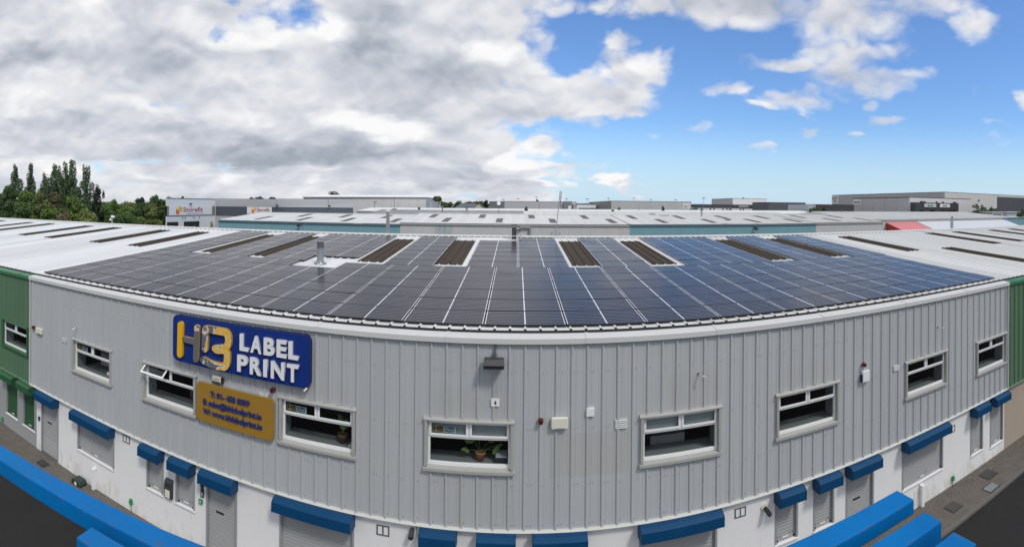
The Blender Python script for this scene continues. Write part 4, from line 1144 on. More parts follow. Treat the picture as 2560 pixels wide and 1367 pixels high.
# ------------------------------------------------------------------ things behind the glass
def pot_plant(x, y, z, s, lab, leaves, m=M_TERRA):
    t = thing('pot_plant', lab, 'pot plant', (x, y, z), 'pot plants on the window sills')
    mb = MB(); mb.lathe((x, y, z), [(.055 * s, 0), (.075 * s, .10 * s), (.085 * s, .11 * s), (.085 * s, .14 * s), (.07 * s, .14 * s), (.065 * s, .12 * s)], 18); mb.obj('pot', m, t, smooth=True)
    for (dx, dz, w, h, ang) in leaves:
        st = MB(); top = Vector((x + dx, y - .02, z + dz)); b = Vector((x, y, z + .13 * s)); mid = (top + b) / 2 + Vector((0, 0, .03))
        st.cyl(b, mid, .006, 6); st.cyl(mid, top, .005, 6); o = st.obj('stem', M_LEAF, t); o['kind'] = 'stuff'
        lf = MB(); c, sn = math.cos(ang), math.sin(ang); n = 8; ring = []
        for k in range(n):
            a = 2 * math.pi * k / n; u, v = w * math.cos(a), h * math.sin(a) * (1 - .25 * math.cos(a))
            ring.append((top.x + u * c - v * sn, top.y + .03 * math.cos(2 * a), top.z + u * sn + v * c))
        cc = (top.x, top.y - .015, top.z)
        for k in range(n): lf.poly([cc, ring[k], ring[(k + 1) % n]])
        lf.obj('leaf', M_LEAF, t)
pot_plant(-.74, 10.78, WZ0 + .135, 1.35, 'terracotta pot plant with large leaves on the middle window sill', [(-.22, .50, .17, .13, .3), (-.06, .55, .15, .12, -.5), (-.33, .20, .06, .10, 1.2), (.35, .24, .06, .11, -.6), (.25, .45, .08, .05, .4), (.44, .36, .06, .03, .1)])
pot_plant(-3.92, 10.86, WZ0 + .135, 1.5, 'brown potted plant in the window right of the mustard sign', [(-.05, .55, .07, .12, .2), (.1, .48, .08, .10, -.3), (.02, .38, .1, .07, 0)], M_WOOD)
def item(name, lab, cat, x0, x1, y0, y1, z0, z1, m, grp=None):
    mb = MB(); mb.box(x0, x1, y0, y1, z0, z1); return tag(mb.obj(name, m, None, bevel=.008), lab, cat, grp)
zs = WZ0 + .136
t = thing('file_tray', 'dark tray of pale paper at the right end of the middle window sill', 'tray', (-.3, 10.8, zs))
mb = MB(); mb.box(-.42, -.14, 10.66, 10.95, zs, zs + .13); mb.obj('tray', M_CHAR, t)
mb = MB(); mb.box(-.40, -.16, 10.64, 10.94, zs + .131, zs + .16); mb.obj('papers', mat('pale_paper', (.42, .48, .52), .8), t)
item('computer_monitor', 'monitor back standing in the leftmost grey unit window', 'monitor', -12.35, -11.75, 11.15, 11.22, WZ0 + .25, WZ0 + .68, M_DESK)
t = thing('mug', 'pale mug on the sill of the leftmost grey unit window', 'mug', (-11.6, 10.8, zs)); mb = MB(); mb.lathe((-11.6, 10.8, zs), [(.045, 0), (.05, .12), (.042, .12), (.04, .02)], 14); mb.obj('cup', M_WPL, t, smooth=True)
mb = MB(); mb.box(-11.545, -11.52, 10.79, 10.81, zs + .03, zs + .09); mb.obj('handle', M_WPL, t)
item('desk', 'grey desk behind the leftmost grey unit window', 'desk', -12.9, -11.2, 11.05, 11.9, WZ0 - .8, WZ0 + .12, M_DESK)
item('storage_shelf', 'brown shelf board behind the open window', 'shelf', -8.7, -8.0, 11.3, 11.7, WZ0 - .8, WZ0 + .42, M_WOOD)
item('office_table', 'pale table top behind the window right of the wall patch', 'table', 3.15, 4.0, 11.2, 12.3, WZ0 - .8, WZ0 + .30, M_DESK)
item('paper_stack', 'white papers on the sill of the window right of the mustard sign', 'papers', -3.72, -3.56, 10.66, 10.85, zs, zs + .05, M_WPL)

# ------------------------------------------------------------------ flues and aerials on the near roof
def rzl(y): return roof_z(y)
t = thing('roof_flue', 'dull grey open topped flue standing in the gap among the solar panels', 'flue', (-7.14, 17.15, rzl(17.15)))
z = rzl(17.15)
mb = MB(); mb.lathe((-7.14, 17.15, z), [(.125, 0), (.125, .82), (.11, .82), (.11, .60)], 20); mb.obj('pipe', M_GALV, t, smooth=False)
mb = MB(); mb.lathe((-7.14, 17.15, z), [(.128, .60), (.13, .60), (.13, .83), (.128, .83)], 20); mb.obj('top_sleeve', M_DKMET, t)
mb = MB(); mb.lathe((-7.14, 17.15, z), [(.24, .015), (.22, .05), (.15, .07), (.135, .14), (.127, .14)], 20); mb.obj('flashing', M_GALV, t)
t = thing('roof_flue', 'tall stainless flue with a flat cap rising behind the ridge', 'flue', (-6.82, 25.75, RIDGE_Z - .1))
z = RIDGE_Z - .05
mb = MB(); mb.cyl((-6.82, 25.75, z), (-6.82, 25.75, z + .14), .115, 18); mb.obj('collar', M_CHAR, t)
mb = MB(); mb.cyl((-6.82, 25.75, z + .14), (-6.82, 25.75, z + 1.26), .095, 18); mb.obj('pipe', M_STEEL, t, smooth=False)
mb = MB(); mb.cyl((-6.82, 25.75, z + .24), (-6.82, 25.75, z + .30), .103, 18); mb.obj('band', M_GALV, t)
mb = MB(); mb.lathe((-6.82, 25.75, z), [(.02, 1.28), (.15, 1.30), (.15, 1.33), (.03, 1.40), (.01, 1.40)], 18); mb.obj('cap', M_SILVER, t)
t = thing('ridge_vent', 'square dark ridge vent with a silver strap behind the middle bank of panels', 'vent', (-.12, 24.6, rzl(24.6)))
z = rzl(24.6); x = -.10
mb = MB(); mb.box(x - .115, x + .115, 24.5, 24.73, z, z + .62); mb.obj('duct', M_CHAR, t)
mb = MB(); mb.box(x - .15, x + .15, 24.47, 24.76, z + .70, z + .735); mb.box(x - .13, x - .115, 24.5, 24.73, z + .60, z + .70); mb.box(x + .115, x + .13, 24.5, 24.73, z + .60, z + .70); mb.obj('hood', M_DKMET, t)
mb = MB(); mb.box(x - .14, x + .14, 24.49, 24.74, z + .60, z + .625); mb.obj('rim', M_GALV, t)
mb = MB(); mb.box(x - .25, x + .36, 24.44, 24.48, z + .16, z + .20); mb.obj('strap', M_SILVER, t)
mb = MB(); mb.box(x + .30, x + .35, 24.40, 24.46, z + .04, z + .26); mb.obj('clamp', M_SILVER, t)
t = thing('antenna_mast', 'leaning aerial mast on a ballasted frame behind the ridge', 'aerial', (2.05, 26.2, RIDGE_Z))
z = RIDGE_Z - .03; x = 2.08; y = 26.1
for a in (-.27, .27):
    mb = MB(); mb.cyl((x + a, y - .3, z - .02), (x + a * .8, y - .3, z + .28), .016, 8); mb.cyl((x + a, y + .3, z - .02), (x + a * .8, y + .3, z + .28), .016, 8); mb.cyl((x + a * .8, y - .3, z + .28), (x + a * .8, y + .3, z + .28), .016, 8)
    o = mb.obj('side_frame', M_GALV, t)
mb = MB(); mb.cyl((x - .22, y - .3, z + .28), (x + .22, y - .3, z + .28), .016, 8); mb.obj('crossbar', M_GALV, t)
mb = MB(); mb.cyl((x - .22, y + .3, z + .28), (x + .22, y + .3, z + .28), .016, 8); mb.obj('crossbar', M_GALV, t)
mb = MB(); mb.box(x - .24, x + .24, y - .28, y + .28, z + .02, z + .10); mb.obj('ballast_slab', mat('ballast_concrete', (.22, .19, .17), .9, var=.4, vscale=10), t)
mb = MB(); mb.cyl((x, y, z + .10), (x + .23, y + .05, z + 2.45), .022, 10); mb.obj('mast', M_GALV, t)
for k in (1.75, 2.0, 2.25):
    mb = MB(); mb.cyl((x + .0975 * k + .02, y, z + k), (x + .0975 * k + .06, y, z + k + .02), .012, 6); mb.cyl((x + .0975 * k + .06, y, z + k - .16), (x + .0975 * k + .065, y, z + k + .17), .017, 6); mb.obj('dipole', M_DKMET, t)
# mast and camera pole
t = thing('roof_flue', 'grey square flue post behind the ridge at the far right', 'flue', (31.4, 26.0, RIDGE_Z - .1))
z = RIDGE_Z - .1
mb = MB(); mb.box(31.3, 31.48, 25.95, 26.13, z, z + .98); mb.obj('post', M_GALV, t)
mb = MB(); mb.box(31.26, 31.40, 25.93, 26.0, z + .98, z + 1.14); mb.obj('bracket', M_DKMET, t)
mb = MB(); mb.cyl((31.62, 26.05, z + .1), (31.50, 26.04, z + .95), .012, 6); mb.obj('stay', M_SILVER, t)
t = thing('camera_pole', 'grey pole with white security cameras in front of the hedge', 'camera pole', (-34.5, 32.5, 0))
mb = MB(); mb.cyl((-34.5, 32.5, 0), (-34.5, 32.5, ZC - 1.05), .06, 10); mb.obj('pole', M_GALV, t)
mb = MB(); mb.box(-34.45, -34.1, 32.3, 32.48, ZC - 1.32, ZC - 1.14); mb.obj('camera', M_WPL, t, bevel=.02)
mb = MB(); mb.lathe((-34.66, 32.45, ZC - 1.62), [(.02, 0), (.09, .05), (.1, .12), (.04, .2)], 12); mb.obj('dome_camera', M_WPL, t)

# ------------------------------------------------------------------ blue steel beams beside the photographer
def beam(p, q, w, h, lab, posts):
    p, q = Vector(p), Vector(q); d = (q - p).normalized(); nrm = Vector((-d.y, d.x, 0))
    t = thing('steel_beam', lab, 'beam', tuple(p), 'blue steel beams in front of the camera')
    mb = MB(); c = [p, q, q + nrm * w, p + nrm * w]
    i = len(mb.v)
    for zz in (-h, 0): mb.v += [(v.x, v.y, v.z + zz) for v in c]
    for f in ((3, 2, 1, 0), (4, 5, 6, 7), (0, 1, 5, 4), (1, 2, 6, 5), (2, 3, 7, 6), (3, 0, 4, 7)): mb.f.append(tuple(k for k in f)); mb.m.append(0)
    mb.obj('box_section', M_RAILB, t, bevel=.005)
    for s in posts:
        b = p + d * s + nrm * w / 2
        m2 = MB(); m2.box(b.x - .04, b.x + .04, b.y - .04, b.y + .04, 0, p.z - h); m2.obj('post', M_RAILB, t)
zb = ZC - 1.25
beam((-2.95, 1.09, zb), (-.55, 1.445, zb), .098, .075, 'long blue steel beam crossing the lower left corner', (2.2,))
beam((-1.43, 1.172, zb), (-.40, 1.29, zb), .085, .075, 'short blue beam end below the long beam on the left', (.8,))
beam((.35, 1.455, zb), (1.55, 1.488, zb), .104, .062, 'upper blue beam of the three ending at lower right', (.15,))
beam((.35, 1.300, zb), (1.52, 1.304, zb), .094, .085, 'middle blue beam of the three ending at lower right', (.15,))
beam((.45, 1.115, zb), (1.50, 1.115, zb), .112, .085, 'lowest blue beam of the three ending at lower right', (.15,))
# ------------------------------------------------------------------ buildings behind
def roofplane_z(y, y0, z0, s=SLOPE): return z0 + s * (y - y0)
PROF6 = sheet_profile(n=3, base=.08, crest=.04, h=.035)
def shed(name, label, x0, x1, y0, y1, z0, z1, wallm, roofm, skylights=(), sheets=True, gable_wall=None, wall_sheets=True, cat='building', cap=True, group=None, fasc=None):
    """a shed with its eaves at y0 (height z0) rising to the ridge y1 (height z1); the far side falls away again"""
    t = thing(name, label, cat, ((x0 + x1) / 2, y0, 0), group); b = t['_base']
    s = (z1 - z0) / (y1 - y0); L = y1 - y0
    n = max(1, round(x1 - x0))
    if sheets:
        pr = [(u * (x1 - x0) / n, h) for u, h in PROF6]
        mb = MB()
        for (a, ha), (c, hc) in zip(pr, pr[1:]): mb.quad((a, 0, ha), (c, 0, hc), (c, L, hc + s * L), (a, L, ha + s * L))
        me = mb.mesh('roof_sheet', roofm)
        for k in range(n): link('roof_sheet', me, t, (x0 + k * (x1 - x0) / n - b[0], 0, z0 - b[2]))
    else:
        mb = MB(); mb.quad((x0, y0, z0), (x1, y0, z0), (x1, y1, z1), (x0, y1, z1)); mb.obj('roof', roofm, t)
    mb = MB(); mb.quad((x0, y1, z1 - .005), (x1, y1, z1 - .005), (x1, y1 + L, z0), (x0, y1 + L, z0)); mb.obj('far_roof_slope', roofm, t)
    if wall_sheets:
        pr = [(u * (x1 - x0) / n, h) for u, h in PROF6]
        me = wall_sheet_mesh(0, 0, 0, z0 - .25, [], pr).mesh('cladding_sheet', wallm)
        for k in range(n): link('cladding_sheet', me, t, (x0 + k * (x1 - x0) / n - b[0], .06, -b[2]))
    else:
        mb = MB(); mb.quad((x0, y0 + .06, 0), (x1, y0 + .06, 0), (x1, y0 + .06, z0 - .2), (x0, y0 + .06, z0 - .2)); mb.obj('wall', wallm, t)
    mb = MB(); mb.box(x0, x1, y0 - .12, y0 + .03, z0 - .26, z0 - .07); mb.obj('gutter', fasc or wallm, t)
    gm = gable_wall or wallm
    for x in (x0, x1):
        mb = MB(); mb.poly([(x, y0 + .06, 0), (x, y1 + L, 0), (x, y1 + L, z0 - .02), (x, y1, z1 - .02), (x, y0 + .06, z0 - .02)]); mb.obj('gable_wall', gm, t)
        mb = MB(); mb.extr([(x - .06, -.12), (x + .06, -.12), (x + .06, .06), (x - .06, .06)], 'y', 0, 1)
        mb.v = [(v[0], y0 + v[1] * L, z0 + v[2] + s * L * v[1]) for v in mb.v]; mb.obj('verge_trim', roofm, t)
    if cap:
        mb = MB(); mb.extr([(y1 - .3, z1 + .03), (y1, z1 + .09), (y1 + .3, z1 + .03), (y1, z1 + .06)], 'x', x0, x1); mb.obj('ridge_cap', roofm, t)
    if skylights:
        sk = {}
        for (x, ya, yb, w) in skylights:
            pw = (x1 - x0) / n; w = pw; x = x0 + round((x - x0) / (pw / 3)) * pw / 3
            key = (round(yb - ya, 2), w)
            if key not in sk:
                pp = [(u * w, h) for u, h in PROF6]; mm = MB()
                for (a, ha), (c, hc) in zip(pp, pp[1:]): mm.quad((a, 0, ha + .02), (c, 0, hc + .02), (c, yb - ya, hc + .02 + s * (yb - ya)), (a, yb - ya, ha + .02 + s * (yb - ya)))
                sk[key] = mm.mesh('skylight', M_SKYL2)
            link('skylight', sk[key], t, (x - b[0], ya - b[1], z0 + s * (ya - y0) - b[2]))
    return t
M_SKYL2 = mat('grey_skylight', (.13, .125, .115), .6, var=.7, vscale=1.5, color2=(.09, .085, .08))
M_BTRIM = mat('blue_grey_trim', (.12, .20, .24), .5); M_GTRIM = mat('grey_trim', (.40, .41, .41), .5)
ZE, ZR = ZC - 2.45, ZC - 1.28
UP, LO = (78.0, 83.6), (71.9, 77.6)
def sk(xs_up, xs_lo, dz=0): return [(x, UP[0], UP[1], 1.0) for x in xs_up] + [(x, LO[0], LO[1], 1.0) for x in xs_lo]
SECOND = 'row of sheds behind the near roof'
shed('warehouse_unit', 'blue clad shed at the left end of the row behind the near roof', -48.0, -16.7, 70, 85, ZE - .2, ZR - .27, M_BLUECLAD, M_ROOF2, sk((-37.2, -29.6, -22.0), (-42.3, -34.4, -26.8, -19.0)), fasc=M_BTRIM, group=SECOND)
shed('warehouse_unit', 'pale grey clad shed in the middle of the row behind the near roof', -16.7, 16.3, 70, 85, ZE, ZR, M_PALECLAD, M_ROOF2, sk((-14.0, -6.1, 2.0, 10.5), (-11.1, -3.0, 5.1, 13.9)), fasc=M_GTRIM, group=SECOND)
shed('warehouse_unit', 'blue clad shed right of the pale middle shed behind the near roof', 16.3, 48.4, 70, 85, ZE + .02, ZR + .02, M_BLUECLAD, M_ROOF2, sk((18.8, 26.9, 35.0, 43.0), (22.1, 30.1, 38.2, 46.2)), fasc=M_BTRIM, group=SECOND)
shed('warehouse_unit', 'pale grey clad shed next to the red canopy', 48.4, 64.0, 70, 85, ZE + .12, ZR + .1, M_PALECLAD, M_ROOF2, sk((51.0, 59.7), (54.6, 62.4)), fasc=M_GTRIM, group=SECOND)
# third and fourth rows: only roofs show
shed('warehouse_unit', 'shed with dark grey roof beyond the middle shed', -32.0, 1.5, 100, 115, ZC - 2.0, ZC - .98, M_PALECLAD, M_ASB, [(-11, 103, 110, 2.2), (-6.5, 103, 110, 2.2)][:0], group='further rows of sheds')
shed('warehouse_unit', 'shed with light grey roof beyond the middle shed, aerials on it', 1.5, 66.0, 100, 115, ZC - 2.0, ZC - 1.0, M_PALECLAD, M_ROOF2, group='further rows of sheds')
shed('warehouse_unit', 'farthest low white roof behind the dark grey roof', -44.0, 95.0, 132, 147, ZC - 1.5, ZC - .62, M_PALECLAD, M_ROOF, sheets=False, wall_sheets=False, group='further rows of sheds')
# right hand shed with its lean-tos
tc = shed('warehouse_unit', 'large pale roofed shed above the red canopy at the right', 66.0, 123.0, 78, 97, ZC - 2.12, ZC - .62, M_PALECLAD, M_ROOF2, fasc=M_GTRIM, wall_sheets=False)
shed('warehouse_unit', 'low blue shed at the right edge beyond the white lean-to', 117.0, 175.0, 77.2, 80, ZC - 2.05, ZC - 1.95, M_BLUECLAD, M_ROOF2, fasc=M_BTRIM, wall_sheets=True, sheets=False)
def lean_to(lab, x0, x1, m, ms, z1, z0, y1=77.9, y0=68.5):
    t = thing('lean_to', lab, 'canopy', (x0, y0, 0), 'lean-to roofs at the right')
    n = max(2, int((x1 - x0) / 3)); mb = MB(); mb.extr([(y0, z0), (y1, z1), (y1, z1 - .08), (y0, z0 - .08)], 'x', x0, x1); mb.obj('roof', m, t)
    for x in (x0, x1):
        mb = MB(); mb.poly([(x, y0, 0), (x, y1, 0), (x, y1, z1 - .09), (x, y0, z0 - .09)]); mb.obj('side_wall', ms, t)
    mb = MB(); mb.quad((x0, y0 + .01, 0), (x1, y0 + .01, 0), (x1, y0 + .01, z0 - .1), (x0, y0 + .01, z0 - .1)); mb.obj('front_wall', ms, t)
lean_to('red lean-to canopy with pink faded roof behind the ridge at right', 72.0, 81.2, mat('faded_red_roof', (.62, .20, .20), .6, var=.3, vscale=1, color2=(.66, .30, .30)), mat('red_side', (.42, .03, .035), .6), ZC - 2.75, ZC - 5.6)
lean_to('long white lean-to roof right of the red canopy', 81.25, 117.0, mat('white_lean_roof', (.62, .63, .66), .5, var=.3, vscale=.4, color2=(.56, .57, .60)), M_PALECLAD, ZC - 2.62, ZC - 5.5)

M_LG = mat('light_grey_panel', (.50, .51, .52), .5, var=.15, vscale=.3); M_MG = mat('mid_grey_panel', (.22, .225, .23), .5); M_DG = mat('dark_grey_panel', (.065, .07, .08), .5)
M_SG = mat('storefit_grey_band', (.085, .10, .125), .45); M_WB = mat('white_panel', (.84, .85, .86), .5); M_WIND = mat('dark_window', (.012, .014, .016), .15); M_PG = mat('pale_grey_render', (.76, .77, .78), .6)
M_SIL = mat('silver_cladding', (.62, .63, .65), .4, metal=.1)
def block(t, name, x0, x1, y0, y1, z0, z1, m): 
    mb = MB(); mb.box(x0, x1, y0, y1, z0, z1); return mb.obj(name, m, t)

# ---- shopfitter's building at the left
SX, SY, ST = -65.8, 94.3, ZC + 1.25
t = thing('office_block', 'white and grey building with two red lettered signs at the left', 'building', (SX, SY, 0))
block(t, 'end_wall', SX, SX + .3, 77.0, SY, 0, ST - .1, M_PG)
mb = MB(); mb.extr([(SX + .3, SY), (-32.2, SY), (-44.5, SY + 30), (SX + .3, SY + 30)], 'z', 0, ST - .15); mb.obj('side_core', M_SG, t)
mb = MB(); mb.extr([(SX - .001, 77.05), (SX - .001, SY), (SX - 12.5, SY)], 'z', 0, ST - .2); mb.obj('rear_core', M_PG, t)
mb = MB(); mb.extr([(SX, SY), (-32.3, SY), (-44.6, SY + 30), (SX, SY + 30)], 'z', ST - .149, ST - .05); mb.obj('roof', M_MG, t)
# end wall faces -X... seen obliquely: bands along it
for (z0, z1, m, nm) in ((ST - .14, ST + .02, M_MG, 'parapet_trim'), (ZC - 2.55, ZC - .42, M_MG, 'sign_band')):
    block(t, nm, SX + .0, SX + .36, 77.0, SY + .05, z0, z1, m)
n = 9
for k in range(7):                                   # long side: silver corrugated bands above and below a dark band
    block(t, 'cladding_plank', SX + .35, -32.2, SY - .10, SY - .001, ZC - .45 + k * .235, ZC - .45 + k * .235 + .165, M_SIL)
block(t, 'parapet_trim', SX + .35, -32.15, SY - .13, SY - .101, ST - .06, ST + .02, M_MG)
for k in range(7): block(t, 'cladding_plank', SX + .35, -32.2, SY - .10, SY - .001, ZC - 2.52 + k * .292, ZC - 2.52 + k * .292 + .262, M_SG)
for k in range(22): block(t, 'cladding_plank', SX + .35, -32.2, SY - .10, SY - .001, ZC - 7.9 + k * .24, ZC - 7.9 + k * .24 + .17, M_SIL)
block(t, 'corner_trim', SX + .36, SX + .55, SY - .16, SY - .101, 0, ST, M_LG)
for x in (-49.6, -37.6): block(t, 'joint_strip', x, x + .06, SY - .14, SY - .101, ZC - .45, ST, M_MG)
for (y0, y1) in ((77.05, 80.7), (82.6, 88.1)):
    w = block(t, 'window', SX + .30, SX + .345, y0, y1, ZC - 5.3, ZC - 3.72, M_WIND)
for y in (82.0, 82.9, 86.0, 88.0): block(t, 'spotlight', SX + .33, SX + .55, y - .1, y + .1, ZC - 2.95, ZC - 2.8, M_CHAR)
M_CRIM = mat('crimson_letter', (.30, .012, .045), .5); M_ORG = mat('logo_orange', (.72, .16, .02), .5); M_RDL = mat('logo_red', (.55, .05, .03), .5); M_YLW = mat('logo_lime_yellow', (.70, .58, .02), .5); M_AMB = mat('logo_amber', (.80, .36, .01), .5)
def red_sign(lab, frame, L, H, off, lw, ts, tw):
    """frame maps (u along, v up, d out of the wall) to the world"""
    t = thing('building_sign', lab, 'sign', frame(0, 0, 0), 'shopfitter signs')
    def blk(name, u0, u1, v0, v1, d0, d1, m):
        mb = MB(); mb.box(0, 1, 0, 1, 0, 1); mb.v = [frame(u0 + (u1 - u0) * a, v0 + (v1 - v0) * c, d0 + (d1 - d0) * b_) for a, b_, c in mb.v]; return mb.obj(name, m, t)
    blk('board', 0, L, 0, H, 0, .06, M_WPL)
    def txt(s, u, v, size, m, width, weight):
        me = text_mesh(s, size, .004, weight=weight, mats=(m,), width=width)
        for vv in me.vertices: vv.co = frame(u + vv.co.x, v + vv.co.z, .075 - vv.co.y)
        link('lettering', me, t)['kind'] = 'stuff'
    q = H
    def sq(name, pts, m, d):
        mb = MB(); mb.poly([frame(off + a * lw / .82, b_ * q, d) for a, b_ in pts]); mb.obj(name, m, t)
    sq('logo_square', ((.30, .45), (.72, .45), (.72, .92), (.30, .92)), M_YLW, .064)
    sq('logo_square', ((.62, .25), (.82, .40), (.82, .90), (.62, .75)), M_AMB, .067)
    sq('logo_square', ((.0, .10), (.45, .10), (.45, .55), (.0, .55)), M_ORG, .070)
    sq('logo_square', ((.0, .55), (.16, .78), (.16, .52), (.0, .45)), M_RDL, .073)
    txt('Storefit', ts, .36 * q, .72 * q, M_CRIM, tw, .009 * q)
    txt('Bringing retail vision to life', ts + tw * .15, .12 * q, .16 * q, M_CHAR, tw * .87, .0)
red_sign('long white sign with red lettering on the white end wall', lambda u, v, d: (SX + .365 + d, 77.6 + u, ZC - 2.35 + v), 15.2, 1.95, 2.2, 2.0, 4.6, 7.0)
red_sign('smaller white red lettered sign on the grey striped side wall', lambda u, v, d: (-56.85 + u, SY - .11 - d, ZC - 2.05 + v), 6.2, 1.53, 1.2, 1.1, 2.5, 3.3)
for x, y, z, lab in ((SX + .6, 84.6, ZC - .1, 'dark floodlight above the red lettered sign on the white end wall'), (-49.3, SY - .3, ZC - .3, 'dark floodlight at the end of the smaller red lettered sign'), (-37.3, SY - .3, ZC - .3, 'dark floodlight near the right end of the striped side wall')):
    t2 = thing('floodlight', lab, 'floodlight', (x, y, z), 'floodlights on the far building'); mb = MB(); mb.box(x - .15, x + .25, y - .25, y + .2, z, z + .3); mb.obj('housing', M_CHAR, t2, bevel=.03); mb = MB(); mb.box(x - .04, x + .04, y + .2, y + .26, z + .1, z + .2); mb.obj('bracket', M_BLACK, t2)

# ---- white warehouse behind it
t = thing('warehouse', 'large pale warehouse with white roof beyond the striped building', 'building', (-55, 167, 0))
block(t, 'wall', -76.5, -30.8, 167, 200, 0, ZC + 3.0, mat('pale_warehouse_wall', (.47, .47, .465), .6, var=.1, vscale=.2))
for k in range(15): block(t, 'wall_panel', -76.5 + k * 3.05, -76.5 + k * 3.05 + 3.0, 166.92, 166.999, 0, ZC + 2.9, mat('pale_warehouse_panel', (.62, .62, .615), .6, rand=.02))
mb = MB(); mb.extr([(166.7, ZC + 3.0), (184, ZC + 4.1), (201, ZC + 3.0)], 'x', -77, -33.5); mb.obj('roof', M_WB, t)
mb = MB(); mb.poly([(-33.5, 166.7, ZC + 3.0), (-30.6, 166.7, ZC + 3.0), (-33.5, 184, ZC + 4.1)]); mb.poly([(-30.6, 166.7, ZC + 3.0), (-30.6, 201, ZC + 3.0), (-33.5, 184, ZC + 4.1)]); mb.obj('hip_roof', M_WB, t)
block(t, 'gutter', -77, -30.6, 166.5, 166.7, ZC + 2.8, ZC + 3.0, M_MG)

# ---- house
t = thing('house', 'pale house with grey slate roof among the trees', 'house', (-19, 199, 0))
block(t, 'wall', -24.6, -13.4, 199, 207, 0, ZC - .85, mat('house_cream', (.55, .52, .42), .7))
M_SLATE = mat('slate_roof', (.12, .13, .15), .6, var=.3, vscale=.8)
mb = MB(); mb.poly([(-25.3, 198.6, ZC - .9), (-15.6, 198.6, ZC - .9), (-16.4, 203, ZC + 1.25), (-22.8, 203, ZC + 1.25)]); mb.poly([(-25.3, 207.4, ZC - .9), (-15.6, 207.4, ZC - .9), (-16.4, 203, ZC + 1.25), (-22.8, 203, ZC + 1.25)]); mb.poly([(-25.3, 198.6, ZC - .9), (-22.8, 203, ZC + 1.25), (-25.3, 207.4, ZC - .9)]); mb.obj('roof', M_SLATE, t)
mb = MB(); mb.poly([(-17.2, 198.4, ZC - .9), (-12.8, 198.4, ZC - .9), (-15.2, 198.4, ZC + 1.2)]); mb.obj('gable', mat('house_gable', (.62, .58, .46), .7), t)
mb = MB(); mb.extr([(-15.2, ZC + 1.35), (-12.5, ZC - .85), (-12.75, ZC - .85), (-15.2, ZC + 1.12), (-17.4, ZC - .85), (-17.6, ZC - .85)], 'y', 198.2, 203); mb.obj('gable_roof', M_SLATE, t)

# ---- middle distance blocks
t = thing('factory_block', 'small dark grey block right of the house', 'building', (-7.6, 189.7, 0)); block(t, 'wall', -10.4, -4.8, 189.7, 200, 0, ZC + 1.85, mat('blue_grey_block', (.16, .17, .18), .6)); block(t, 'parapet', -10.5, -4.7, 189.6, 200.1, ZC + 1.85, ZC + 1.98, M_DG)
t = thing('factory_block', 'long pale grey factory left of the fir coloured tank building, behind the mast', 'building', (10, 229, 0)); t['label'] = 'long pale grey factory right of the house, behind the aerial mast'
block(t, 'wall', -5.8, 27.6, 229, 250, 0, ZC + 2.45, mat('long_factory_wall', (.50, .50, .52), .6)); block(t, 'parapet', -5.9, 27.7, 228.9, 250.1, ZC + 2.45, ZC + 2.6, M_LG); block(t, 'tower', 21.8, 25.6, 227.5, 229, 0, ZC + 2.7, M_MG); block(t, 'tower_door', 23.8, 25.4, 227.4, 227.49, ZC - 1.2, ZC + .6, M_WB)
t = thing('factory_block', 'low white building left of the grey warehouse with the square sign', 'building', (31, 214, 0)); block(t, 'wall', 26.2, 34.6, 214, 230, 0, ZC + 1.1, M_WB); block(t, 'canopy', 27.0, 34.6, 212.5, 214, ZC - .75, ZC - .25, M_DG); block(t, 'roof', 26.1, 34.7, 213.9, 230.1, ZC + 1.1, ZC + 1.25, M_LG)

t = thing('warehouse', 'grey warehouse with a square white sign at its right end', 'building', (52, 186.6, 0))
block(t, 'wall', 36.0, 68.6, 186.6, 244, 0, ZC + 2.45, mat('tpr_wall', (.36, .36, .355), .6))
block(t, 'parapet', 35.9, 68.7, 186.5, 244.1, ZC + 2.45, ZC + 2.62, M_MG)
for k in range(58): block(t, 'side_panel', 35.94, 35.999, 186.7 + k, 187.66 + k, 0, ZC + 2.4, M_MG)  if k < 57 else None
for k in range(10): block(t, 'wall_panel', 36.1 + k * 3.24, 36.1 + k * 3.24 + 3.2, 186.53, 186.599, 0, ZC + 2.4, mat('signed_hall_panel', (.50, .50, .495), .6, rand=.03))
s = thing('building_sign', 'square white sign with leaf shaped letters on the grey warehouse', 'sign', (66.0, 186.5, ZC - .6))
block(s, 'board', 65.0, 68.0, 186.40, 186.52, ZC - .55, ZC + 1.75, M_WPL)
for txt, x, w, m in (('t', 65.35, .55, M_CHAR), ('p', 66.1, .8, mat('tpr_green', (.25, .30, .04), .5)), ('r', 67.1, .55, M_CHAR)): flat_text(s, txt, x, 186.38, ZC + .45, 1.5, m, w, .03)
block(s, 'caption_line', 65.5, 67.4, 186.385, 186.399, ZC - .2, ZC - .02, M_CHAR)

t = thing('showroom', 'white boxy building above a dark grey fascia band', 'building', (110, 226.6, 0))
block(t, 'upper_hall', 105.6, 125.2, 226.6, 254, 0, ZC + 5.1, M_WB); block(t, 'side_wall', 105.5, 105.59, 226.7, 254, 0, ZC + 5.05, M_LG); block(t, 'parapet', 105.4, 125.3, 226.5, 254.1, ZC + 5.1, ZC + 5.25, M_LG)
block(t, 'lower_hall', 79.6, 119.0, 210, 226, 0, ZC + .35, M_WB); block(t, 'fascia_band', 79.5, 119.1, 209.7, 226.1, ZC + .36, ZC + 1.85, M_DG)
block(t, 'roof_unit', 113.0, 113.8, 230, 231, ZC + 5.25, ZC + 5.7, M_CHAR)
flat_text(t, 'KOMATSU', 101.0, 209.66, ZC + .72, .95, M_WPL, 5.0, .03)
for x in (86.2, 88.0, 92.5, 94.5, 95.8, 96.6, 101.5, 103.0): block(t, 'window', x, x + .8, 209.95, 209.999, ZC - .75, ZC - .15, M_WIND)
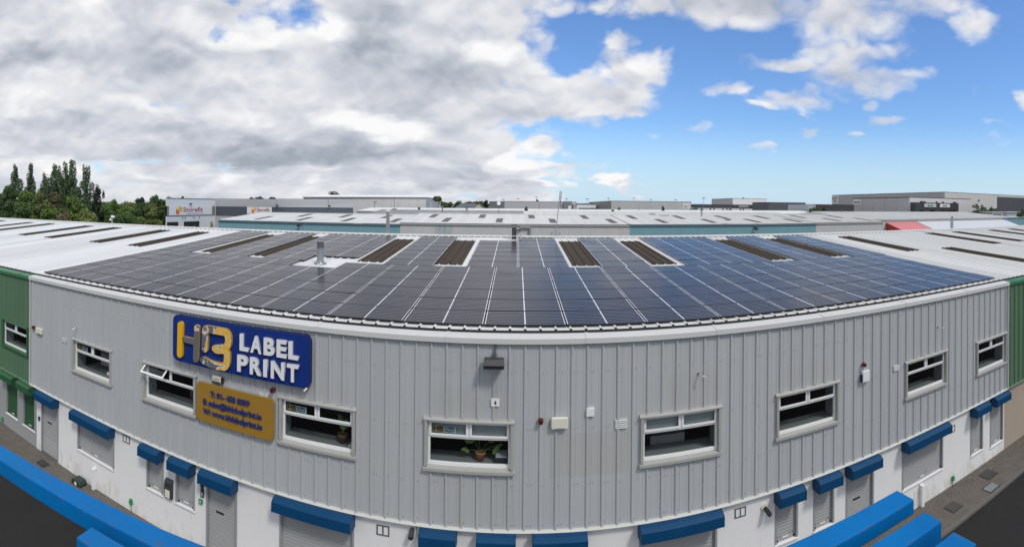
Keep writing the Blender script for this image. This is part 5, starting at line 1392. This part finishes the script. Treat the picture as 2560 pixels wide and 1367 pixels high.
t = thing('warehouse', 'dark grey flat roofed building right of the white boxy one', 'building', (116, 190, 0)); block(t, 'wall', 105.6, 125.3, 190, 205, 0, ZC + 2.75, mat('slate_grey_wall', (.10, .11, .12), .6)); block(t, 'parapet', 105.5, 125.4, 189.9, 205.1, ZC + 2.75, ZC + 2.95, M_DG)
for k in range(6): block(t, 'wall_panel', 105.7 + k * 3.26, 105.7 + k * 3.26 + 3.22, 189.93, 189.999, 0, ZC + 2.7, mat('slate_grey_panel', (.10, .11, .12), .6, rand=.05))
t = thing('warehouse', 'low dark building with a thin red stripe behind small trees', 'building', (107, 145, 0))
block(t, 'wall', 99.6, 117.5, 145, 160, 0, ZC + 1.55, mat('charcoal_wall', (.055, .06, .063), .6)); block(t, 'office_end', 96.4, 99.6, 144.6, 158, 0, ZC + 1.6, mat('pale_blue_grey', (.36, .39, .42), .6)); block(t, 'parapet', 99.0, 117.6, 144.9, 160.1, ZC + 1.55, ZC + 1.75, M_DG); block(t, 'red_stripe', 100.2, 106.5, 144.93, 144.999, ZC + .85, ZC + 1.1, mat('dull_red', (.13, .035, .03), .6))
for x in (96.8, 98.3): block(t, 'window', x, x + .9, 144.53, 144.599, ZC - .75, ZC + .1, M_WIND)

# ---- big hall far right, the depot before it
t = thing('warehouse', 'huge grey hall with pale end wall at the far right', 'building', (228, 195, 0))
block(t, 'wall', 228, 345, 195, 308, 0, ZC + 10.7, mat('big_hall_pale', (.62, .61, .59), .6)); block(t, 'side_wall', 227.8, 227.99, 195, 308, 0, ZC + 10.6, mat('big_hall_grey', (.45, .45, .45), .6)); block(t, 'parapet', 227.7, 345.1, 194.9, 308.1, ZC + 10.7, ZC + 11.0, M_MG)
for k in range(10): block(t, 'wall_panel', 228.2 + k * 11.6, 228.2 + k * 11.6 + 11.5, 194.9, 194.99, 0, ZC + 10.5, mat('big_hall_panel', (.62, .61, .59), .6, rand=.02))
for x in (262, 290): block(t, 'wall_lamp', x, x + .8, 194.2, 194.89, ZC + 6.0, ZC + 6.9, M_CHAR)
s = thing('building_sign', 'pale sign with red lines on the far corner of the huge grey hall', 'sign', (227, 306, ZC + 5)); 
def sideframe(X): return lambda u, v, d: (X - d, Y0s - u, v)
mb = MB(); mb.box(227.3, 227.79, 299.5, 308, ZC + 4.2, ZC + 10.3); mb.obj('board', M_WPL, s)
def side_text(parent, txt, X, ystart, z, size, m, width, weight):
    """lettering on a wall that faces -X: reads towards -Y"""
    me = text_mesh(txt, size, .01, weight=weight, mats=(m,), width=width)
    for vv in me.vertices: vv.co = (X + vv.co.y, ystart - vv.co.x, z + vv.co.z)
    link('lettering', me, parent)['kind'] = 'stuff'
side_text(s, 'LUCEY', 227.25, 307.4, ZC + 7.6, 2.6, M_CHAR, 7.2, .06)
for zz in (5.6, 6.5): block(s, 'red_line', 227.22, 227.29, 301, 306.5, ZC + zz, ZC + zz + .4, mat('sign_red', (.35, .04, .03), .5))

t = thing('depot', 'grey depot with a dark entrance block and three signs', 'building', (128, 126.5, 0))
EX, EY, ET = 128.0, 126.5, ZC + 4.5
block(t, 'front_wall', EX + .3, 164.6, EY, 159, 0, ET, mat('depot_front', (.66, .66, .67), .5, var=.1, vscale=.2))
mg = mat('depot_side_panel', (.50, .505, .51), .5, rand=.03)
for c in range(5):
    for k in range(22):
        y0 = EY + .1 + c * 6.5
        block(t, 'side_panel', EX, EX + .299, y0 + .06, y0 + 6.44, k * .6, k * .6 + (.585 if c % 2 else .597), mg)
block(t, 'parapet', EX - .15, 164.75, EY - .15, 159.1, ET, ET + .2, M_DG)
for k in range(6): block(t, 'front_panel', EX + .5 + k * 6.05, EX + .5 + k * 6.05 + 6.0, EY - .08, EY - .001, 0, ET - .1, mat('depot_front_panel', (.67, .67, .68), .5, rand=.02))
block(t, 'entrance_block', 128.8, 153.6, 124.0, 126.41, 0, ZC + 2.55, mat('entrance_dark', (.055, .055, .06), .5)); block(t, 'entrance_coping', 128.7, 153.7, 123.9, 126.42, ZC + 2.55, ZC + 2.7, M_DG)
for (x0, x1, z0, z1) in ((131.0, 133.2, -3.0, -.1), (136.6, 139.6, -1.6, .0), (143.0, 145.2, -1.6, -.1), (146.6, 152.0, -1.5, -.05)): block(t, 'window', x0, x1, 123.93, 123.999, ZC + z0, ZC + z1, M_WIND)
for x in (132, 133, 134.2, 140.8, 144.5, 151, 152): block(t, 'roof_lamp', x, x + .5, 124.3, 124.8, ZC + 2.7, ZC + 3.2, M_CHAR)
M_TEAL = mat('sign_teal_letter', (.03, .10, .12), .5)
s = thing('building_sign', 'square pale sign on the grey side wall of the depot', 'sign', (127.9, 156, ZC + 2)); block(s, 'board', 127.85, 127.99, 153.6, 158.2, ZC + 1.9, ZC + 4.15, M_WPL); side_text(s, 'enva', 127.83, 157.8, ZC + 2.55, 1.6, M_TEAL, 3.8, .04)
s = thing('building_sign', 'left greyish sign above the depot door', 'sign', (133.5, 123.9, ZC + 1.2)); block(s, 'board', 133.4, 140.0, 123.80, 123.92, ZC + 1.0, ZC + 2.3, mat('sign_pale_teal', (.55, .62, .62), .5)); flat_text(s, 'enva', 135.2, 123.78, ZC + 1.3, 1.1, M_TEAL, 2.9, .03)
s = thing('building_sign', 'right whiter sign on the dark entrance block', 'sign', (142.2, 123.9, ZC + 1.2)); block(s, 'board', 142.1, 148.0, 123.80, 123.92, ZC + 1.0, ZC + 2.3, M_WPL); flat_text(s, 'enva', 143.8, 123.78, ZC + 1.3, 1.1, M_TEAL, 2.5, .03)
t = thing('warehouse', 'plain dark grey building cut by the right edge of the view', 'building', (150, 103, 0)); mb = MB(); mb.extr([(150, 103), (270, 103), (270, 124), (182, 124)], 'z', 0, ZC + 4.8); mb.obj('wall', M_DG, t); mb = MB(); mb.extr([(149.9, 102.9), (270, 102.9), (270, 124.1), (182, 124.1)], 'z', ZC + 4.8, ZC + 5.0); mb.obj('parapet', M_MG, t)
for k in range(8): block(t, 'wall_panel', 150.1 + k * 5.2, 150.1 + k * 5.2 + 5.15, 102.92, 102.999, 0, ZC + 4.7, mat('dark_panel', (.065, .07, .08), .5, rand=.05))
t = thing('gatehouse', 'low pale building with a small side sign at far right', 'building', (140, 92, 0)); block(t, 'wall', 140, 148.3, 92, 110, 0, ZC - .75, M_LG); block(t, 'roof', 139.6, 148.6, 91.6, 110.5, ZC - .74, ZC - .5, M_WB)
s = thing('building_sign', 'small sign on the side of the low pale building', 'sign', (139.9, 95, ZC - 1.8)); block(s, 'board', 139.8, 139.99, 93.6, 98.0, ZC - 2.0, ZC - .9, M_WPL); side_text(s, 'enva', 139.78, 97.6, ZC - 1.7, .95, M_TEAL, 3.4, .03)

# ------------------------------------------------------------------ roof furniture and lamp posts in the distance
def pole_thing(name, lab, cat, x, y, z0, z1, r, grp, head=None, m=None):
    t = thing(name, lab, cat, (x, y, z0), grp); m = m or M_GALV
    mb = MB(); mb.cyl((x, y, z0), (x, y, z1), r, 8); mb.obj('pole', m, t)
    if head == 'lamp':
        mb = MB(); mb.box(x - .75, x + .75, y - .15, y + .15, z1, z1 + .2); mb.box(x - .2, x + .2, y - .2, y + .2, z1 + .2, z1 + .3); o = mb.obj('lamp_head', M_DKMET, t); o['kind'] = 'stuff'
    if head == 'lamp1':
        mb = MB(); mb.box(x - .1, x + .7, y - .15, y + .15, z1, z1 + .25); mb.obj('lamp_head', M_DKMET, t)
    if head == 'cowl':
        mb = MB(); mb.lathe((x, y, z1), [(.05, 0), (r * 2.2, .05), (r * 2.2, .22), (.03, .32)], 10); mb.obj('cowl', M_DKMET, t)
    if head == 'dish':
        mb = MB(); mb.lathe((0, 0, 0), [(.02, 0), (.3, .06), (.44, .16), (.42, .17)], 14); mb.v = [(x + v[0], y - .2 - v[2], z1 - .3 + v[1]) for v in mb.v]; mb.obj('dish', M_WPL, t)
        mb = MB(); mb.lathe((0, 0, 0), [(.02, 0), (.25, .06), (.36, .14), (.34, .15)], 14); mb.v = [(x + v[0], y - .2 - v[2], z1 - 1.15 + v[1]) for v in mb.v]; mb.obj('dish', M_WPL, t)
    return t
def far(px, d, z0, z1, lab, name='lamp_post', cat='lamp post', head='lamp', r=.07, grp='lamp posts among the far warehouses', m=None):
    a = (px - 1280) / FPX + YAW
    return pole_thing(name, lab, cat, d * math.sin(a), d * math.cos(a), z0, z1, r, grp, head, m)
for px, d, h, where in ((1341, 250, 4.8, 'above the small round tree behind the long pale factory'), (1468, 240, 4.0, 'left of the square signed warehouse'), (1521, 245, 4.4, 'above the left corner of the square signed warehouse'), (1585, 250, 4.7, 'over the middle of the square signed warehouse roof'), (1627, 250, 4.1, 'right of the middle of the square signed warehouse'),
                 (1689, 250, 4.0, 'over the right end of the square signed warehouse'), (1759, 205, 4.1, 'between the square signed warehouse and the white boxy building'), (1416, 240, 3.9, 'above the tower of the long pale factory'), (1258, 235, 3.0, 'above the small dark grey block'), (1295, 235, 3.7, 'above the left part of the long pale factory')):
    far(px, d, 0, ZC + h, 'twin headed lamp post ' + where)
RG = 'aerials and vents on the far roofs'
far(986, 122, ZC - 1.0, ZC + 2.2, 'tall thin aerial on the dark grey roof', 'roof_aerial', 'aerial', None, .05, RG, M_DKMET)
far(995, 150, ZC - 1.0, ZC + 1.2, 'shorter aerial right of the tall one', 'roof_aerial', 'aerial', None, .05, RG, M_DKMET)
far(936, 150, ZC - .9, ZC + .9, 'small lamp pole before the pale warehouse', 'roof_aerial', 'aerial', 'lamp1', .06, RG, M_DKMET)
far(1247, 92, ZC - 1.6, ZC + 1.75, 'mast with two white dishes behind the middle shed', 'roof_aerial', 'aerial', 'dish', .04, RG, M_DKMET)
far(1167, 105, ZC - 1.7, ZC - .3, 'silver cowled flue on the dark grey roof', 'roof_flue', 'flue', 'cowl', .25, RG, M_STEEL)
far(1106, 108, ZC - 1.6, ZC - .7, 'dark thin vent on the dark grey roof', 'roof_flue', 'flue', 'cowl', .08, RG, M_DKMET)
far(1348, 140, ZC - .9, ZC + 1.0, 'thin aerial left of the leaning mast on the far roof', 'roof_aerial', 'aerial', None, .05, RG, M_DKMET)
far(1440, 150, ZC - .9, ZC + 1.7, 'dark post right of the leaning mast', 'roof_aerial', 'aerial', None, .1, RG, M_DKMET)
far(1597, 140, ZC - .9, ZC + .7, 'thin aerial before the square signed warehouse', 'roof_aerial', 'aerial', None, .05, RG, M_DKMET)
far(1100, 150, ZC - .9, ZC + 1.3, 'white pole beside the round tree', 'roof_aerial', 'aerial', 'lamp1', .06, RG, M_WPL)
far(1077, 150, ZC - .9, ZC + 1.0, 'pale pole left of the round tree', 'roof_aerial', 'aerial', None, .05, RG, M_WPL)
far(2292, 82, ZC - 1.8, ZC - .6, 'small white flue on the large pale roof', 'roof_flue', 'flue', 'cowl', .1, RG, M_STEEL) if False else None
far(1754, 84.5, ZC - 1.4, ZC - .35, 'small grey flue at the ridge of the right blue shed', 'roof_flue', 'flue', 'cowl', .14, RG, M_GALV)
far(2108, 92, ZC - 1.2, ZC - .45, 'white cowled vent on the far pale roof at right', 'roof_flue', 'flue', 'cowl', .12, RG, M_WPL)
def roofbox(px, d, z0, w, h, lab, m, nm='roof_vent_box'):
    a = (px - 1280) / FPX + YAW; x, y = d * math.sin(a), d * math.cos(a)
    t = thing(nm, lab, 'roof vent', (x, y, z0), RG)
    mb = MB(); mb.box(x - w / 2, x + w / 2, y - w / 2, y + w / 2, z0, z0 + h); mb.obj('housing', m, t)
    mb = MB(); mb.box(x - w / 2 - .15, x + w / 2 + .15, y - w / 2 - .15, y + w / 2 + .15, z0 + h, z0 + h + .12); mb.obj('hood', M_GTRIM, t)
roofbox(1631, 93, ZC - 1.75, .85, .62, 'square dark vent box on the roof before the square signed warehouse', M_MG)
roofbox(1660, 88, ZC - 1.55, 1.3, .22, 'flat dark roof unit at the ridge of the right blue shed', M_DKMET)
roofbox(1532, 120, ZC - 1.0, .55, .45, 'small dark box vent on the light grey far roof', M_CHAR)
roofbox(1247, 92, ZC - 1.75, .75, .32, 'dark ballast block under the mast with two dishes', M_CHAR)
roofbox(1048, 120, ZC - .9, .5, .5, 'dark box vent at the right end of the dark grey roof', M_CHAR)
roofbox(986, 122, ZC - 1.0, .9, .18, 'dark base block under the tall thin aerial', M_CHAR)
roofbox(1820, 77, ZC - 1.85, .65, .15, 'small grey hatch on the right blue shed roof', M_GTRIM)
# lamps on the row behind
for x, lab in ((-32.6, 'dark flood lamp on the left blue shed wall'), (36.5, 'dark flood lamp on the right blue shed wall')):
    t = thing('floodlight', lab, 'floodlight', (x, 69.7, ZC - 3.0), 'flood lamps on the blue sheds'); mb = MB(); mb.box(x - .25, x + .3, 69.2, 69.6, ZC - 3.35, ZC - 2.95); mb.obj('housing', M_CHAR, t, bevel=.05); mb = MB(); mb.box(x - .1, x + .05, 69.6, 70.02, ZC - 2.98, ZC - 2.85); mb.obj('bracket', M_BLACK, t)
for x, lab in ((-32.5, 'small white lamp low on the left blue shed wall'), (36.4, 'small white lamp low on the right blue shed wall')): plate('wall_lamp', x, ZC - 4.55, .3, .28, M_WPL, lab, 'wall lamp', y=70.02, d=.2)
t = thing('downpipe', 'grey downpipe with dark lamp bracket near the ridge vent', 'downpipe', (1.9, 69.9, 0)); mb = MB(); mb.cyl((1.9, 69.85, 0), (1.9, 69.85, ZC - 3.0), .16, 10); mb.obj('pipe', M_GALV, t); mb = MB(); mb.box(.6, 1.95, 69.7, 69.95, ZC - 2.98, ZC - 2.78); mb.obj('elbow', M_GTRIM, t); mb = MB(); mb.box(-.1, .62, 69.72, 69.9, ZC - 3.32, ZC - 3.2); mb.obj('lamp_arm', M_BLACK, t)
# ------------------------------------------------------------------ trees
def make_leafmat(name, c1, c2, trans=.25):
    m = bpy.data.materials.new(name); m.use_nodes = True
    t = m.node_tree; n = NG(t); b = t.nodes['Principled BSDF']
    geo = n.new('ShaderNodeNewGeometry')
    f = geo.outputs['Random Per Island']; nz = n.noise(geo.outputs['Position'], .55, 3, .5)
    k = n.add(n.mul(f, .55), n.mul(n.lin(nz, .3, .7), .45))
    c = n.mix(k, c1, c2)
    t.links.new(c, b.inputs['Base Color']); b.inputs['Roughness'].default_value = .65; b.inputs['Specular IOR Level'].default_value = .25
    MATS[name] = m; return m
LM_POP = make_leafmat('poplar_leaf', (0.058, 0.098, 0.046), (0.150, 0.202, 0.098))
LM_DARK = make_leafmat('dark_leaf', (.018, .032, .018), (.04, .06, .03))
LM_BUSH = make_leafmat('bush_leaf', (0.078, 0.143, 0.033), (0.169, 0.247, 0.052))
LM_DBUSH = make_leafmat('deep_green_bush_leaf', (0.046, 0.091, 0.033), (0.104, 0.163, 0.052))  # foliage of a deeper green than the other bushes
LM_OLIVE = make_leafmat('olive_leaf', (0.111, 0.143, 0.046), (0.208, 0.234, 0.072))
LM_BROWN = make_leafmat('brownish_leaf', (0.078, 0.072, 0.039), (0.169, 0.143, 0.072))
LM_LIME = make_leafmat('lime_leaf', (.08, .13, .015), (.20, .25, .03))
LM_FAR = make_leafmat('far_leaf', (0.039, 0.072, 0.033), (0.091, 0.130, 0.052))
M_BARK = mat('bark', (.06, .05, .04), .9, var=.5, vscale=6)
TR = np.random.default_rng(21)
def leaf_mesh(clumps, n, size, m, up=0.0, flat=.6):
    """leaf-sized faces spread through clumps (cx,cy,cz,rx,ry,rz): denser towards each clump's skin"""
    vol = np.array([c[3] * c[4] * c[5] for c in clumps]) ** .75; vol /= vol.sum()
    idx = TR.choice(len(clumps), n, p=vol); C = np.array(clumps)[idx]
    d = TR.normal(0, 1, (n, 3)); d /= np.linalg.norm(d, axis=1)[:, None]
    r = TR.uniform(.25, 1.0, n) ** .45
    P = C[:, :3] + d * r[:, None] * C[:, 3:6] * TR.uniform(.85, 1.12, (n, 1))
    nr = d * flat + TR.normal(0, .6, (n, 3)); nr /= np.linalg.norm(nr, axis=1)[:, None]
    a = np.cross(nr, TR.normal(0, 1, (n, 3)) + np.array([0, 0, up])); a /= np.linalg.norm(a, axis=1)[:, None]
    b = np.cross(nr, a); s = size * TR.uniform(.55, 1.35, (n, 1))
    if up: a, b = b, a
    V = np.empty((n, 4, 3)); V[:, 0] = P - a * s * .5; V[:, 1] = P + b * s * .32 ; V[:, 2] = P + a * s * .5; V[:, 3] = P - b * s * .32
    me = bpy.data.meshes.new('crown'); me.vertices.add(n * 4); me.vertices.foreach_set('co', V.reshape(-1))
    me.loops.add(n * 4); me.loops.foreach_set('vertex_index', np.arange(n * 4))
    me.polygons.add(n); me.polygons.foreach_set('loop_start', np.arange(n) * 4); me.polygons.foreach_set('loop_total', np.full(n, 4))
    me.materials.append(m); me.update(calc_edges=True); me.validate(); return me
def tree(name, lab, x, y, clumps, n, size, m, trunk_top, tr=.25, limbs=(), up=0.0, group=None, cat='tree'):
    t = thing(name, lab, cat, (x, y, 0), group)
    me = leaf_mesh(clumps, int(n * 1.7), size * .78, m, up); c = link('crown', me, t); c.location = (0, 0, 0)
    mb = MB(); mb.cyl((0, 0, 0), (0, 0, trunk_top), tr, 8, tr * .35)
    for (bx, by, bz, ex, ey, ez) in limbs: mb.cyl((bx, by, bz), (ex, ey, ez), tr * .35, 6, tr * .1)
    o = link('trunk', mb.mesh('trunk', M_BARK), t); o.location = (0, 0, 0)
    return t
def polar(px, d): a = (px - 1280) / FPX + YAW; return d * math.sin(a), d * math.cos(a)
def hor(px): a = (px - 1280) / FPX; return V0 + .0086 * FPX * math.sin(a)
def zat(px, py, d): return ZC + (hor(px) - py) / FPX * d

def poplar(px, top, wpx, d, lab, n=9000, m=None, name='poplar_tree'):
    x, y = polar(px, d); H = zat(px, top, d); W = wpx / FPX * d * 1.15
    cl = []; R = np.random.default_rng(int(px))
    for k in range(34):
        f = k / 33; z = H * (.26 + .70 * f)
        rad = W * (.98 - .78 * f ** 1.25) * (0.85 if f < .15 else 1)
        a = k * 2.4 + R.uniform(-.4, .4); rr = rad * R.uniform(.2, .85)
        s = max(.38, rad * .50) * R.uniform(.8, 1.25)
        cl.append((rr * math.cos(a), rr * math.sin(a), z, s * .8, s * .8, H * .055 * R.uniform(.9, 1.6)))
    cl.append((0, 0, H * .955, .3, .3, H * .05))
    return tree(name, lab, x, y, cl, n, .34 * d / 90, m or LM_POP, H * .9, .3, [(0, 0, H * .3 + i * .8, c[0], c[1], c[2]) for i, c in enumerate(cl[4:20:2])], up=1.2, group='tall poplars at the left')
poplar(38, 413, 34, 92, 'narrow poplar at the far left of the poplar row', 8000)
poplar(77, 411, 30, 92, 'slim poplar second from the left in the row', 8000)
poplar(112, 436, 30, 90, 'short poplar between the slim poplar and the broad one', 4500)
poplar(140, 413, 62, 93, 'broadest dark poplar of the row', 18000, LM_POP)
poplar(163, 408, 34, 91, 'poplar leaning against the right side of the broad one', 6000)
poplar(180, 401, 30, 90, 'tallest poplar of the row', 7000)
poplar(215, 415, 36, 90, 'rightmost poplar beside the dark conifer', 8000)
def conifer(px, top, wpx, d, lab, n):
    x, y = polar(px, d); H = zat(px, top, d); W = wpx / FPX * d * .8; cl = []
    R = np.random.default_rng(5)
    for k in range(40):
        f = k / 39; z = H * (.15 + .8 * f); rad = W * (1 - f) ** .8; a = k * 2.4
        cl.append((rad * .7 * math.cos(a), rad * .7 * math.sin(a), z, max(.3, rad * .38), max(.3, rad * .38), H * .045 * R.uniform(.7, 1.4)))
    for dx in (-.18, .12, .3): cl.append((dx * W * 2, 0, H * (.93 - abs(dx) * .25), .25, .25, H * .06))
    tree('conifer_tree', lab, x, y, cl, n, .30, LM_DARK, H * .95, .28, up=.8)
conifer(243, 461, 48, 84, 'dark pointed conifer right of the poplars', 9000)
def bush(px, top, wpx, d, lab, n, m, size=.34, name='leafy_tree', seed=None, zlow=.12, group='leafy trees along the left boundary'):
    x, y = polar(px, d); H = zat(px, top, d); W = wpx / FPX * d * .62; R = np.random.default_rng(seed or int(abs(px * 7 + d)))
    cl = []
    for k in range(30):
        a = R.uniform(0, 6.28); f = R.uniform(0, 1); z = H * (zlow + (.93 - zlow) * f)
        rad = W * math.sqrt(max(.05, 1 - ((f - .35) / .72) ** 2)) * R.uniform(.35, .9)
        s = W * R.uniform(.2, .38)
        cl.append((rad * math.cos(a), rad * math.sin(a), z, s, s, min(s * .8, H * .14)))
    cl.append((0, 0, H * .92, W * .3, W * .3, H * .08))
    return tree(name, lab, x, y, cl, n, size, m, H * .75, .22, [(0, 0, H * .25, c[0] * .8, c[1] * .8, c[2]) for c in cl[:8]], group=group)
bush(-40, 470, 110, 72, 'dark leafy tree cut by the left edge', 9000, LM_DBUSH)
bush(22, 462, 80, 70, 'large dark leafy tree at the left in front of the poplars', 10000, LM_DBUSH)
bush(62, 474, 60, 66, 'mid green leafy tree left of centre in the boundary belt', 8000, LM_BUSH)
bush(98, 478, 58, 74, 'olive green leafy tree below the slim poplar', 7000, LM_OLIVE)
bush(135, 480, 64, 72, 'brownish bare looking tree in front of the broad poplar', 5500, LM_BROWN)
bush(120, 506, 56, 62, 'low bright green bush at the ridge below the poplars', 6500, LM_BUSH)
bush(185, 487, 74, 70, 'yellowish green leafy tree in front of the tallest poplar', 8000, LM_BUSH)
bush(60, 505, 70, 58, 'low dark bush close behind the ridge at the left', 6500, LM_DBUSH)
bush(160, 528, 80, 58, 'low brownish shrub close behind the ridge', 5000, LM_BROWN)
bush(212, 520, 70, 60, 'rounded green shrub below the rightmost poplar', 6000, LM_OLIVE)
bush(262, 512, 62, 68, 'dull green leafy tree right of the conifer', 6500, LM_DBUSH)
bush(285, 497, 46, 84, 'feathery tree top beside the gap in the tree belt', 4500, LM_BUSH)
bush(315, 513, 70, 80, 'even green tree right of the camera pole', 6500, LM_BUSH)
bush(350, 506, 60, 88, 'dark green tree left of the orange tinted one', 6000, LM_DBUSH)
bush(382, 506, 52, 82, 'orange tinted tree near the shopfitter building', 6000, LM_OLIVE)
bush(355, 492, 40, 104, 'tall dark tree behind the orange tinted one', 4500, LM_DARK)
bush(390, 486, 46, 112, 'tall tree against the left edge of the shopfitter building', 5000, LM_DBUSH)
bush(422, 490, 34, 128, 'tree top peeking over the white end wall', 3500, LM_BUSH)
bush(300, 535, 90, 62, 'low shrub mass behind the camera pole', 6500, LM_DBUSH)
bush(350, 540, 80, 66, 'low shrub right of the camera pole', 5500, LM_BUSH)
bush(398, 553, 24, 60, 'bright lime green shrub beside the white end wall', 2500, LM_LIME)
bush(530, 553, 24, 62, 'sparse young tree in front of the shopfitter corner', 700, LM_OLIVE, .25)
bush(486, 562, 14, 64, 'small leafy shrub before a dark window of the white end wall', 900, LM_OLIVE, .25)
FG = 'far trees between the warehouses'
bush(457, 490, 16, 210, 'small tree top above the white end wall', 900, LM_FAR, .8, group=FG)
for i, (px, top, w, lab) in enumerate(((628, 492, 26, 'small far tree left of the pale warehouse roof'), (650, 491, 34, 'far tree clump peeking above the striped wall'), (680, 492, 34, 'far tree clump at the left end of the pale warehouse'))): bush(px, top, w, 230, lab, 1500, LM_FAR, .9, group=FG)
bush(836, 477, 56, 260, 'round tree top behind the white warehouse roof', 2500, LM_FAR, .9, group=FG)
bush(1096, 490, 42, 165, 'round dark green tree right of the pale warehouse', 4500, LM_FAR, .6, group=FG)
for px, top, w, lab in ((1072, 505, 20, 'low tree in the corner of the pale warehouse'), (1125, 505, 40, 'tree left of the slate roofed house'), (1148, 501, 36, 'tree behind the ridge of the slate roofed house'), (1175, 504, 36, 'low tree behind the slate roofed house'), (1200, 503, 34, 'tree above the gable of the slate roofed house'), (1216, 500, 22, 'taller tree right of the slate roofed house')):
    bush(px, top, w, 225, lab, 2200, LM_FAR, .8, group=FG)
bush(1342, 497, 14, 262, 'small round tree behind the long pale factory', 700, LM_FAR, .8, group=FG)
for px, top, w, d, lab in ((1316, 516, 14, 128, 'small shrub tuft on the skyline before the long pale factory'), (1548, 518, 20, 150, 'row of clipped shrubs before the square signed warehouse'), (1657, 514, 12, 150, 'pointed little shrub before the square signed warehouse'), (1740, 516, 34, 180, 'dark shrubs right of the leaf lettered sign'), (2036, 517, 40, 138, 'shrubs before the dark building with red stripe'), (2060, 516, 22, 140, 'rounder shrub before the dark building with red stripe'),
                          (2440, 508, 30, 172, 'left small tree before the pale end wall of the huge hall'), (2455, 510, 26, 176, 'middle small tree before the pale end wall of the huge hall'), (2478, 516, 20, 178, 'right small tree before the pale end wall of the huge hall'), (2556, 520, 30, 150, 'dark tree at the right edge')):
    bush(px, top, w, d, lab, 1100, LM_FAR, .5, group=FG)
# timber fence posts and rails behind the lime shrub
t = thing('scaffold_frame', 'pale blue grey frame left of the white end wall', 'frame', (-64, 67, 0))
for k in range(5): block(t, 'post', -66.2 + k * 1.3, -66.12 + k * 1.3, 67, 67.08, 0, ZC - 2.55 - .2 * (k % 2), M_GALV)
for z in (2.95, 3.4): block(t, 'rail', -66.5, -60.6, 66.94, 66.99, ZC - z, ZC - z + .08, M_GALV)
for px, top, w, d, lab in ((240, 500, 120, 112, 'broad leafy tree filling the gap behind the conifer'), (300, 511, 120, 118, 'broad even leafy tree behind the camera pole'), (372, 507, 110, 118, 'broad leafy tree left of the shopfitter building'), (20, 490, 150, 100, 'broad leafy tree behind the far left trees'), (130, 492, 150, 102, 'broad leafy tree filling between the poplar trunks')):
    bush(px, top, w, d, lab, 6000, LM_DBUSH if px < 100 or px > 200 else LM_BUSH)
for px, top, w, d, lab in ((275, 503, 70, 104, 'leafy tree closing the gap right of the conifer'), (335, 505, 80, 104, 'leafy tree in the middle of the belt right of the conifer'), (398, 497, 46, 108, 'leafy tree touching the white end wall')):
    bush(px, top, w, d, lab, 6500, LM_BUSH if px < 300 else LM_OLIVE if px < 350 else LM_DBUSH, zlow=.1)
# belt of trees closing the view along the horizon
for k, (px, top, w, d) in enumerate(((250, 506, 90, 170), (325, 507, 90, 190), (560, 505, 90, 330), (1060, 508, 70, 320), (1450, 512, 70, 330), (1770, 516, 90, 330), (1900, 517, 90, 330), (2500, 521, 120, 330))):
    bush(px, top, w, d, ['distant wooded rise beyond the conifer', 'distant wooded strip beyond the gap in the tree belt', 'distant wood behind the striped wall', 'distant trees right of the pale warehouse', 'distant trees left of the square signed warehouse', 'distant trees right of the square signed warehouse', 'distant trees behind the white boxy building', 'distant trees behind the huge hall'][k], 2500, LM_FAR, 1.2, group='distant woods on the horizon')
